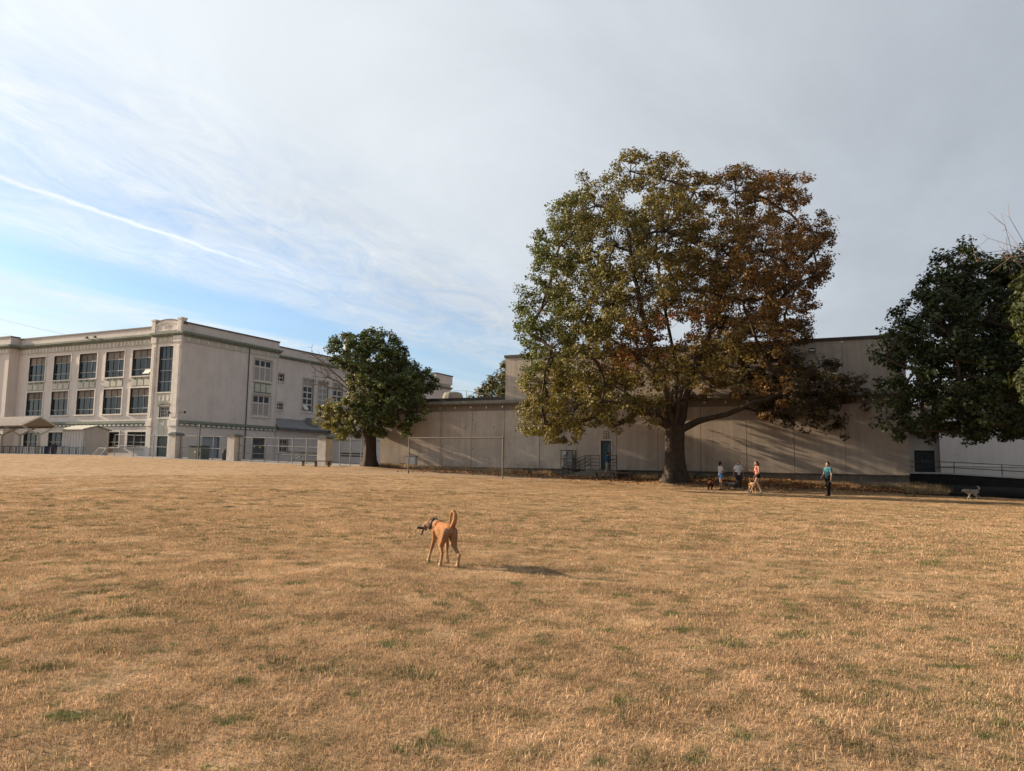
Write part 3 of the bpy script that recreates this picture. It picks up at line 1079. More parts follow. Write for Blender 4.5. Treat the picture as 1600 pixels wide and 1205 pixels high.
# ------------------------------------------------------------------ the gymnasium (right)
def gymnasium():
    g = thing('gymnasium', 'long windowless gymnasium of tan concrete panels with dark roof edge', 'building', (-17.0, 60.0, 0.6))
    V = 50.3
    F = Face('front', V)
    joints = [-35.97, -33.08, -30.2, -27.38, -24.57, -21.65, -18.7, -15.75, -12.78, -9.85, -6.9, -3.96, -1.0, 2.5]
    dz0, da0, da1, dz1 = 1.17, -16.99, -16.04, 3.27
    for i in range(len(joints) - 1):
        a0, a1 = joints[i] + .014, joints[i + 1] - .014
        q = MB()
        if a0 < da0 and a1 > da1:
            F.box(q, a0, da0, 0, .25, 1.13, 5.46)
            F.box(q, da1, a1, 0, .25, 1.13, 5.46)
            F.box(q, da0, da1, 0, .25, dz1, 5.46)
        else:
            F.box(q, a0, a1, 0, .25, 1.13, 5.46)
        q.build('concrete_panel', M['panel'], g)
    for i in range(4, len(joints) - 1):
        q = MB()
        F.box(q, joints[i] + .014, joints[i + 1] - .014, 0, .25, 6.28, 9.5)
        q.build('concrete_panel', M['panel'], g)
    q = MB()                                         # core behind the panels closes the joints
    q.box(-35.9, 2.4, V + .2, 76.5, 0.2, 6.1)
    q.box(-24.5, 2.4, V + .2, 76.5, 6.1, 9.4)
    q.box(da0 + .05, da1 - .05, V + .14, V + .2, 1.2, 3.2)
    q.build('core', M['band'], g)
    for a, z0, z1 in ((-36.0, 1.13, 5.46),):
        q = MB()
        q.box(-35.965, -35.85, V + .26, 76.4, z0, 6.0)
        q.build('end_panel', M['panel'], g)
    q = MB()
    q.box(-24.57, -24.45, V + .26, 76.4, 6.3, 9.5)
    q.build('end_panel', M['panel'], g)
    q = MB()
    F.box(q, -35.9, 2.45, .07, .3, 0.0, 1.127)
    q.build('foundation', M['foundation'], g)
    q = MB()
    F.box(q, -35.9, 2.45, -.03, .06, 1.05, 1.125)
    q.build('base_flashing', M['gym_coping'], g)
    # recessed band with round fixtures, then the cornice
    q = MB()
    F.box(q, -35.97, 2.5, .05, .3, 5.463, 5.93)
    band = q.build('band', M['band'], g)
    q = MB()
    F.box(q, -36.15, 2.6, -.42, .3, 6.02, 6.24)
    F.box(q, -36.05, 2.5, -.30, .3, 5.933, 6.017)
    q.build('cornice', M['cornice'], g)
    for x in np.arange(-34.4, 2.0, 1.38):
        q = MB()
        q.tube((x, V + .05, 5.78), (x, V - .06, 5.76), .055, .07, 8)
        q.tube((x, V - .06, 5.76), (x, V - .07, 5.66), .05, .03, 8)
        q.build('band_lamp', M['lamp_lens'], g)
    q = MB()
    q.box(-36.0, -24.6, V + .35, V + .6, 6.0, 6.56)
    q.box(-36.0, -35.7, V + .6, 76.4, 6.0, 6.56)
    q.build('roof_edge', M['gym_coping'], g)
    q = MB()
    q.box(-24.66, 2.6, V - .07, V + .45, 9.503, 9.70)
    q.box(-24.66, -24.2, V + .45, 76.5, 9.503, 9.70)
    q.build('coping', M['gym_coping'], g)
    # dome ventilator on the low roof
    q = MB()
    for (r0, z0), (r1, z1) in zip(((.98, 6.1), (.98, 6.9), (.92, 7.35), (.78, 7.62)), ((.98, 6.9), (.92, 7.35), (.78, 7.62), (.45, 7.72))):
        q.tube((-33.05, 57.0, z0), (-33.05, 57.0, z1), r0, r1, 14)
    q.build('roof_ventilator', M['cornice'], g)
    q = MB()
    q.tube((-32.2, 58.0, 6.1), (-32.2, 58.0, 7.9), .03)
    q.path([(-35.5, 58.0, 8.0), (-32.2, 58.0, 7.9), (-25, 58.0, 6.6)], .012)
    q.build('roof_cable', M['metal_grey'], g)
    # wall flood lamp high up
    q = MB()
    F.box(q, -2.95, -2.55, -.28, 0, 8.86, 8.98)
    F.box(q, -2.92, -2.58, -.30, -.02, 8.982, 9.06)
    lamp = q.build('flood_lamp', M['metal_dark'], g)
    q = MB()
    F.box(q, -2.90, -2.60, -.295, -.282, 8.87, 8.975)
    q.build('lamp_lens', M['lamp_lens'], lamp)
    # lighter repair patches
    for a0, a1, z0, z1 in ((-22.85, -21.68, 1.62, 2.78), (-21.62, -20.45, 1.75, 2.72), (-33.9, -33.1, 1.95, 2.98), (-33.05, -32.25, 1.80, 2.98), (-31.9, -31.3, 2.0, 2.75)):
        q = MB()
        F.box(q, a0, a1, -.006, 0.0, z0, z1)
        q.build('repair_patch', M['patch'], g)
    # door, number sign and a jamb
    door(F, g, da0 + .09, da1 - .09, 1.17, 3.18, 'door_teal', 1, frame='frame_cream', depth=.14, window_strip=(.52, .68, 1.0, 1.75))
    q = MB()
    F.box(q, -16.68, -16.33, -.012, 0, 3.36, 3.80)
    sg = q.build('number_sign', M['patch'], g)
    q = MB()
    for a0, a1, z0, z1 in ((-16.70, -16.31, 3.80, 3.83), (-16.70, -16.31, 3.33, 3.36), (-16.70, -16.67, 3.36, 3.80), (-16.34, -16.31, 3.36, 3.80)):
        F.box(q, a0, a1, -.02, 0, z0, z1)
    q.build('sign_frame', M['metal_dark'], sg)
    fc = bpy.data.curves.new('sign_digit', 'FONT')
    fc.body = '2'
    fc.size = .46
    fc.align_x = 'CENTER'
    fc.extrude = .004
    tmp = bpy.data.objects.new('sign_digit', fc)
    COL.objects.link(tmp)
    bpy.context.view_layer.update()
    me = bpy.data.meshes.new_from_object(tmp.evaluated_get(bpy.context.evaluated_depsgraph_get()))
    bpy.data.objects.remove(tmp)
    dg = bpy.data.objects.new('sign_digit', me)
    me.materials.clear()
    me.materials.append(M['metal_dark'])
    COL.objects.link(dg)
    dg.parent = sg
    dg.rotation_euler = (math.pi / 2, 0, 0)
    o = ORIGIN[sg.name]
    dg.location = (-16.505 - o.x, V - .018 - o.y, 3.42 - o.z)


gymnasium()


def hall():
    h = thing('hall_building', 'pale grey plain building behind the ramp, beyond the gymnasium corner', 'building', (20, 80, 0.6))
    F = Face('front', 75.0)
    q = MB()
    q.box(6.1, 48, 75.0, 92, 0.2, 8.6)
    q.build('wall', M['stucco'], h)
    q = MB()
    F.box(q, 6.1, 48, -.05, 0, 1.75, 1.83)
    q.build('wall_moulding', M['stucco_pale'], h)
    q = MB()
    for a in (12.6, 19.2, 25.8, 32.4):
        F.box(q, a, a + .03, -.012, 0, 1.85, 8.4)
    q.build('wall_joint', M['band'], h)
    q = MB()
    q.box(6.0, 48.1, 74.7, 92, 8.603, 8.85)
    q.build('coping', M['gym_coping'], h)
    Fr = Face('front', 76.0)
    q = MB()
    Fr.wall(q, 2.4, 6.1, 0.2, 7.0, [(4.05, 5.85, 1.08, 3.2)], .2)
    q.box(2.4, 6.1, 76.2, 77, 7.0, 7.3)
    q.build('entry_wall', M['patch'], h)
    door(Fr, h, 4.14, 5.76, 1.08, 3.12, 'door_dark', 2)
    q = MB()
    Fr.box(q, 2.6, 6.05, -1.0, .0, 4.9, 5.1)
    q.build('entry_canopy', M['coping'], h)


hall()


def ramp():
    def rz(x):
        return 1.06 if x < 6.3 else max(0.12, 1.06 - (x - 6.3) * 0.049)
    r = thing('entrance_ramp', 'long concrete ramp with dark pipe handrail leading to double doors', 'ramp', (10, 73.5, 0.1))
    q = MB()
    xs_ = [2.6, 6.3, 10, 14, 18, 24]
    top = [(x, rz(x)) for x in xs_]
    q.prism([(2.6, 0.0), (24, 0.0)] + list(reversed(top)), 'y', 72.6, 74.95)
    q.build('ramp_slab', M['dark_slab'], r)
    q = MB()
    q.prism([(x, z + .003) for x, z in top] + [(x, z + .14) for x, z in reversed(top)], 'y', 72.55, 72.78)
    q.build('ramp_kerb', M['concrete'], r)
    posts = [3.4, 5.1, 6.9, 10.3, 13.7, 17.1, 20.5]
    for x in posts:
        q = MB()
        q.tube((x, 72.67, rz(x) + .1), (x, 72.67, rz(x) + 1.07), .032)
        q.build('post', M['metal_dark'], r)
    for hgt in (1.05, .58):
        q = MB()
        pts = [(2.7, 72.67, rz(2.7) + hgt)] + [(x, 72.67, rz(x) + hgt) for x in posts]
        q.path(pts, .03)
        q.build('handrail', M['metal_dark'], r)


ramp()


# ------------------------------------------------------------------ steps, meter and small things along the gym wall
def door_steps():
    s = thing('door_steps', 'concrete door landing with steps and dark pipe railings below the numbered door', 'steps', (-17.2, 49.4, 0.5))
    g0 = gz(-17, 49) - .1
    q = MB()
    q.box(-17.6, -15.3, 48.95, 50.26, g0, 1.12)
    q.build('landing', M['foundation'], s)
    n = 4
    for i in range(n):
        q = MB()
        z = 1.12 - (i + 1) * (1.12 - g0 - .1) / (n + 1)
        q.box(-17.6 - (i + 1) * .42, -17.6 - i * .42 - .003, 49.0, 50.2, g0 - .1, z)
        q.build('step', M['foundation'], s)
    def rail(pts, nm='railing'):
        q = MB()
        q.path(pts, .024)
        return q
    zt = 1.12
    # landing guard
    for (x0, x1) in ((-17.62, -16.55), (-15.95, -15.3)):
        q = MB()
        for z in (.30, .52, .74, .98):
            q.tube((x0, 48.98, zt + z), (x1, 48.98, zt + z), .02)
        for x in (x0, x1):
            q.tube((x, 48.98, zt - .02), (x, 48.98, zt + 1.0), .024)
        q.build('guard_rail', M['metal_dark'], s)
    # sloping stair rails
    for y in (49.0, 50.1):
        q = MB()
        x0, x1 = -17.62, -19.3
        zb = gz(-19.3, y)
        for z in (.42, .70, .98):
            q.tube((x0, y, zt + z), (x1, y, zb + z - .28), .022)
        q.tube((x0, y, zt - .02), (x0, y, zt + .95), .024)
        q.tube((x1, y, zb - .05), (x1, y, zb + .72), .026)
        q.tube(((x0 + x1) / 2, y, (zb + zt) / 2 - .15), ((x0 + x1) / 2, y, (zb + zt) / 2 + .82), .02)
        q.build('stair_rail', M['metal_dark'], s)


door_steps()


def gas_meter():
    s = thing('gas_meter', 'caged utility meter with pipes mounted on the gymnasium wall beside the steps', 'meter', (-19.3, 50.0, 1.2))
    x0, x1, y0, y1, z0, z1 = -19.72, -18.82, 49.72, 50.28, 1.2, 2.46
    q = MB()
    for x in (x0, x1):
        for y in (y0, y1):
            q.tube((x, y, z0), (x, y, z1), .028)
    for z in (z0, z1, 1.85):
        q.path([(x0, y0, z), (x1, y0, z), (x1, y1, z), (x0, y1, z), (x0, y0, z)], .022)
    q.tube(((x0 + x1) / 2, y0, z0), ((x0 + x1) / 2, y0, z1), .018)
    q.build('cage', M['metal_dark'], s)
    q = MB()
    q.box(x0 + .12, x1 - .12, 49.98, 50.22, 1.35, 2.2)
    q.build('meter_body', M['metal_grey'], s, bevel=.03)
    q = MB()
    q.tube((x0 + .2, 49.98, 2.28), (x0 + .2, 49.86, 2.28), .15, .15, 16)
    q.build('meter_dial', M['pale_box'], s)
    q = MB()
    q.path([(-19.35, 50.05, 2.1), (-19.35, 50.05, 2.34), (-19.05, 50.05, 2.34), (-19.05, 50.05, .7)], .04)
    q.path([(-19.5, 50.05, 1.3), (-19.5, 50.05, 1.0), (-18.6, 50.1, .85), (-18.3, 50.2, .8)], .035)
    q.build('pipe', M['metal_grey'], s)
    q = MB()
    for x in (x0 + .1, x1 - .1):
        q.box(x - .03, x + .03, y0, 50.28, z0 - .09, z0 - .03)
        q.tube((x, y0 + .05, z0 - .05), (x, y0 + .05, gz(x, y0) - .05), .03)
    q.build('bracket', M['metal_dark'], s)


gas_meter()


def backless_bench(label, x, y, rot, length):
    z = gz(x, y)
    b = thing('bench', label, 'bench', (x, y, z), rot)
    for i in range(2):
        q = MB()
        q.box(-length / 2, length / 2, -.17 + i * .175, -.01 + i * .175, .40, .475)
        q.build('seat_plank', M['wood'], b, world=False, bevel=.008)
    for k in (-.42, 0, .42):
        q = MB()
        q.box(k * length - .035, k * length + .035, -.12, -.05, -.1, .398)
        q.box(k * length - .035, k * length + .035, .05, .12, -.1, .398)
        q.box(k * length - .033, k * length + .033, -.05, .05, .30, .395)
        q.build('leg', M['wood'], b, world=False)
    return b


backless_bench('low backless timber bench on the grass edge before the pillar next to the leafy tree', -39.2, 46.3, R(1), 3.0)
backless_bench('low backless timber bench in the shade below the numbered door', -14.9, 47.0, R(-3), 2.9)


def cabinet_on_legs():
    x, y = -31.6, 48.4
    b = thing('utility_box', 'pale metal box on thin legs beside the left goal post', 'box', (x, y, gz(x, y)), R(4))
    q = MB()
    q.box(-.42, .42, -.2, .2, .38, .98)
    q.build('box_body', M['pale_box'], b, world=False, bevel=.02)
    q = MB()
    q.box(-.46, .46, -.24, .24, .983, 1.02)
    q.build('lid', M['metal_grey'], b, world=False)
    for sx in (-.36, .36):
        for sy in (-.15, .15):
            q = MB()
            q.tube((sx, sy, -.1), (sx, sy, .39), .028)
            q.build('leg', M['metal_grey'], b, world=False)
    for i in range(2):
        q = MB()
        q.box(-.95, -.47, -.2 + i * .2, -.02 + i * .2, .40, .44)
        q.build('seat_plank', M['wood'], b, world=False)
    for sy in (-.15, .13):
        q = MB()
        q.tube((-.85, sy, -.1), (-.85, sy, .40), .025)
        q.build('leg', M['metal_grey'], b, world=False)


cabinet_on_legs()


def soccer_goal():
    x0, x1, y = -28.05, -20.9, 42.6
    z0, z1 = gz(x0, y), gz(x1, y)
    top = max(z0, z1) + 2.42
    g = thing('soccer_goal', 'full size soccer goal of worn metal pipe standing before the gymnasium', 'goal', ((x0 + x1) / 2, y, (z0 + z1) / 2))
    for x, z in ((x0, z0), (x1, z1)):
        q = MB()
        q.tube((x, y, z - .1), (x, y, top + .045), .046, .046, 10)
        q.build('post', M['goal_paint'], g)
    q = MB()
    q.tube((x0 - .05, y, top), (x1 + .046, y, top), .046, .046, 10)
    q.build('crossbar', M['goal_paint'], g)
    q = MB()
    yb = y + 1.7
    n = 14
    for i in range(n):
        a, b = x0 + (x1 - x0) * i / n, x0 + (x1 - x0) * (i + 1) / n
        sag = .25
        p = [(top - .03, 0.0), (top - .55, .35), (top - 1.2, .95), (.12, 1.7)]
        for (h0, d0), (h1, d1) in zip(p[:-1], p[1:]):
            h1a = h1 if h1 > 1 else gz(a, yb) + .05
            h1b = h1 if h1 > 1 else gz(b, yb) + .05
            q.face([(a, y + d0, h0), (b, y + d0, h0), (b, y + d1, h1b), (a, y + d1, h1a)])
    q.build('net', M['goal_net'], g)


soccer_goal()


# ------------------------------------------------------------------ pillars, fences and yard things before the school
def pillar(label, x, y, h=2.45):
    z = gz(x, y)
    p = thing('gate_pillar', label, 'pillar', (x, y, z), 0.0)
    q = MB()
    q.prism([(-.45, -.1), (.45, -.1), (.42, h - .3), (-.42, h - .3)], 'y', -.43, .43)
    q.build('shaft', M['concrete'], p, world=False)
    q = MB()
    q.box(-.49, .49, -.49, .49, h - .297, h - .12)
    q.prism([(-.46, h - .117), (.46, h - .117), (.2, h), (-.2, h)], 'y', -.44, .44)
    q.build('cap', M['cap'], p, world=False)


pillar('square concrete gate pillar beside the green electrical cabinet', -57.5, 48.4)
pillar('square concrete gate pillar right of the blue-grey double doors', -50.2, 48.4)
pillar('square concrete gate pillar behind the low bench, next to the leafy tree', -40.1, 48.4)


def fence(label, x0, x1, y, h, posts, rails=(1.0,), thick=()):
    f = thing('chain_link_fence', label, 'fence', ((x0 + x1) / 2, y, gz((x0 + x1) / 2, y)))
    for i in range(posts):
        x = x0 + (x1 - x0) * i / (posts - 1)
        q = MB()
        q.tube((x, y, gz(x, y) - .1), (x, y, gz(x, y) + h + .06), .038, .038, 8)
        q.build('post', M['metal_grey'], f)
    for k in rails:
        q = MB()
        q.tube((x0, y, gz(x0, y) + h * k), (x1, y, gz(x1, y) + h * k), .025)
        q.build('rail', M['metal_grey'], f)
    for k in thick:
        q = MB()
        q.v = []
        za, zb = gz(x0, y) + h * k, gz(x1, y) + h * k
        q.prism([(x0, za - .06), (x1, zb - .06), (x1, zb + .06), (x0, za + .06)], 'y', y + .05, y + .12)
        q.build('barrier_bar', M['metal_dark'], f)
    q = MB()
    n = max(2, int((x1 - x0) / 2))
    for i in range(n):
        a, b = x0 + (x1 - x0) * i / n, x0 + (x1 - x0) * (i + 1) / n
        q.face([(a, y + .03, gz(a, y) + .05), (b, y + .03, gz(b, y) + .05), (b, y + .03, gz(b, y) + h), (a, y + .03, gz(a, y) + h)])
    q.build('chain_link', M['chain_link'], f)
    return f


fence('chain-link fence running from the school door to the cabinet pillar', -66.2, -58.0, 48.6, 2.1, 4, (1.0, .5))
fence('chain-link fence in front of the blue-grey double doors', -57.0, -50.75, 48.5, 2.15, 4, (1.0, .5, .03))
fg = fence('chain-link gate fence with dark barrier bars left of the bench pillar', -49.7, -40.6, 48.5, 2.15, 7, (1.0, .68, .36, .05))
q = MB()
for a, b, z0, z1 in ((-45.0, -40.7, 1.02, .96), (-45.0, -40.7, .82, .76)):
    za, zb = gz(a, 48.5) + z0, gz(b, 48.5) + z1
    q.prism([(a, za - .06), (b, zb - .06), (b, zb + .06), (a, za + .06)], 'y', 48.6, 48.68)
q.tube((-44.5, 48.64, gz(-44, 48) + .05), (-42.5, 48.64, gz(-42, 48) + .8), .03)
q.build('barrier_bar', M['metal_dark'], fg)
fence('short chain-link fence between the tree trunk and the gymnasium corner', -39.5, -36.2, 49.6, 2.3, 4, (1.0, .6), (.45, .36))
q = MB()
x = -54.3
q.tube((x, 48.2, gz(x, 48) - .1), (x, 48.2, 4.5), .05, .045, 8)
q.tube((x, 48.2, 4.49), (x, 48.2, 4.56), .06, .02, 8)
o = q.build('fence_mast', M['metal_dark'])
tag(o, 'tall thin dark mast before the blue-grey double doors', 'post')


def elec_cabinet():
    b = thing('electrical_cabinet', 'dark green electrical cabinet behind the left gate pillar', 'cabinet', (-58.0 + 1.8, 50.0, gz(-56, 50)))
    q = MB()
    q.box(-.95, .75, -.5, .5, -.1, 1.25)
    q.build('cabinet_body', M['elec'], b, world=False, bevel=.03)
    q = MB()
    q.box(-1.0, .8, -.55, .55, 1.253, 1.31)
    q.build('cabinet_lid', M['elec'], b, world=False)
    q = MB()
    q.box(-.12, .08, -.508, -.498, .62, .78)
    q.build('warning_notice', M['paper'], b, world=False)
    q = MB()
    q.box(.3, .34, -.53, -.498, .45, .75)
    q.build('handle', M['metal_grey'], b, world=False)


elec_cabinet()


def small_bin():
    b = thing('refuse_bin', 'small grey bin standing by the tall thin mast', 'bin', (-53.4, 50.5, gz(-53, 50)))
    q = MB()
    q.tube((0, 0, -.03), (0, 0, .95), .27, .30, 14)
    q.build('bin_body', M['metal_dark'], b, world=False)
    q = MB()
    q.tube((0, 0, .953), (0, 0, 1.05), .32, .2, 14)
    q.build('bin_lid', M['metal_dark'], b, world=False)


small_bin()


def storage_shed():
    x0, x1, y0, y1 = -78.9, -75.4, 51.6, 54.6
    z0 = gz(-76, 52)
    s = thing('storage_shed', 'pale ribbed storage shed standing against the school front', 'shed', ((x0 + x1) / 2, 52.8, z0))
    q = MB()
    q.box(x0, x1, y0, y1, z0 - .1, 4.35)
    q.prism([(y0, 4.35), (y1, 4.35), ((y0 + y1) / 2, 4.75)], 'x', x0 + .01, x1 - .01)
    q.build('shed_wall', M['shed_wall'], s)
    n = 7
    for i in range(n):
        q = MB()
        w = (x1 - x0 - .2) / n
        q.box(x0 + .1 + i * w + .03, x0 + .1 + (i + 1) * w - .03, y0 - .05, y0 - .002, z0, 4.2)
        q.build('wall_rib', M['shed_wall'], s)
    q = MB()
    q.prism([(y0 - .25, 4.33), ((y0 + y1) / 2, 4.80), (y1 + .2, 4.33), (y1 + .2, 4.43), ((y0 + y1) / 2, 4.90), (y0 - .25, 4.43)], 'x', x0 - .15, x1 + .2)
    q.build('shed_roof', M['shelter_paint'], s)
    q = MB()
    q.tube((x1 + .06, y0 - .02, z0), (x1 + .06, y0 - .02, 4.3), .06)
    q.build('corner_post', M['frame_white'], s)


storage_shed()


def shelter():
    # gable roof on Y-shaped posts
    s = thing('shelter', 'open gabled shelter with brown roof on pale Y-shaped posts', 'shelter', (-86, 50.3, 1.6))
    ridge, eave, half = 5.68, 4.70, 2.6
    yf = 50.0

    def cx(k):
        return -82.25 - k * 3.25
    # roof runs along x; gable faces the corner of the field
    y0, y1, ym = 48.6, 52.4, 50.5
    x1, x0 = -81.2, -96.0
    q = MB()
    q.prism([(y0, eave), (ym, ridge), (y1, eave), (y1, eave + .1), (ym, ridge + .12), (y0, eave + .1)], 'x', x0, x1)
    rf = q.build('roof', M['shed_roof'], s)
    q = MB()
    for i in range(34):
        x = x0 + .2 + i * (x1 - x0 - .4) / 33
        for ya, yb, za, zb in ((y0, ym, eave, ridge), (ym, y1, ridge, eave)):
            q.tube((x, ya, za + .12), (x, yb, zb + .13), .03, .03, 4)
    tag(q.build('roof_seam', M['shed_roof'], rf), kind='stuff')
    q = MB()
    q.tube((x1 + .03, y0 - .05, eave), (x1 + .03, ym, ridge + .02), .08, .08, 4)
    q.tube((x1 + .03, ym, ridge + .02), (x1 + .03, y1 + .05, eave), .08, .08, 4)
    q.build('barge_board', M['shelter_paint'], rf)
    for k in range(4):
        x = x1 - .05 - k * 3.3
        q = MB()
        zg = gz(x, ym)
        q.tube((x, ym, zg - .1), (x, ym, 3.75), .17, .15, 8)
        q.tube((x, ym, 3.70), (x, y0 + .08, eave), .10, .10, 6)
        q.tube((x, ym, 3.70), (x, y1 - .08, eave), .10, .10, 6)
        q.build('post', M['shelter_paint'], s)
    q = MB()
    for y in (y0 + .1, y1 - .1):
        q.box(x0, x1, y - .06, y + .06, eave - .12, eave - .003)
    q.build('eave_beam', M['coping'], s)


shelter()


def hoop_rack(label, x, y, rot=0.0, w=.95, h=.85, group='blue hoop racks along the school path'):
    z = gz(x, y)
    r = thing('bike_rack', label, 'bike rack', (x, y, z), rot, group)
    q = MB()
    q.path([(-w / 2, 0, -.05), (-w / 2, 0, h), (w / 2, 0, h), (w / 2, 0, -.05)], .035, 8)
    q.build('hoop', M['rack_blue'], r, world=False)
    for k in range(2):
        q = MB()
        q.tube((-w / 2 + w * (k + 1) / 3, 0, -.05), (-w / 2 + w * (k + 1) / 3, 0, h), .018)
        q.build('bar', M['rack_blue'], r, world=False)
    return r


proto = hoop_rack('dark blue steel hoop bike rack in the row before the shelter and shed', -72.4, 49.3)
for k in range(1, 13):
    c = copy_tree(proto)
    x = -72.4 - 1.12 * k
    c.location = (x, 49.3, gz(x, 49.3))
    ORIGIN[c.name] = Vector(c.location)


def picnic_rail():
    x, y = -69.9, 49.8
    r = thing('slanted_rack', 'slanted galvanised bicycle rack on the path before the ground floor windows', 'bike rack', (x, y, gz(x, y)))
    q = MB()
    q.path([(-1.0, -.2, -.05), (-.45, .1, .75), (.75, .1, .75), (.25, -.2, -.05)], .035, 8)
    q.build('frame', M['metal_grey'], r, world=False)
    for k in range(5):
        q = MB()
        t = (k + .5) / 5
        q.tube((-1.0 + 1.25 * t, -.2, .02), (-.45 + 1.2 * t, .1, .74), .014)
        q.build('bar', M['metal_grey'], r, world=False)


picnic_rail()


def barrel(label, x, y, mat, h=.95, r=.3):
    z = gz(x, y)
    b = thing('bin', label, 'bin', (x, y, z))
    q = MB()
    q.tube((0, 0, -.03), (0, 0, h * .93), r * .85, r, 14)
    q.build('bin_body', M[mat], b, world=False)
    q = MB()
    q.tube((0, 0, h * .933), (0, 0, h), r * 1.05, r * .6, 14)
    q.build('bin_lid', M['metal_dark'], b, world=False)


barrel('blue round litter bin beside the bike racks', -80.4, 51.0, 'rack_blue')
barrel('taller dark litter bin between shelter post and shed', -79.7, 51.3, 'metal_dark', 1.15, .33)


# overhead wires fixed to a mast on the school roof
def wire(label, p0, p1, sag):
    pts = []
    for i in range(25):
        t = i / 24
        p = Vector(p0).lerp(Vector(p1), t)
        p.z -= sag * 4 * t * (1 - t)
        pts.append(tuple(p))
    q = MB()
    q.path(pts, .022, 5)
    o = q.build('power_line', M['metal_dark'])
    tag(o, label, 'wire', 'overhead wires')


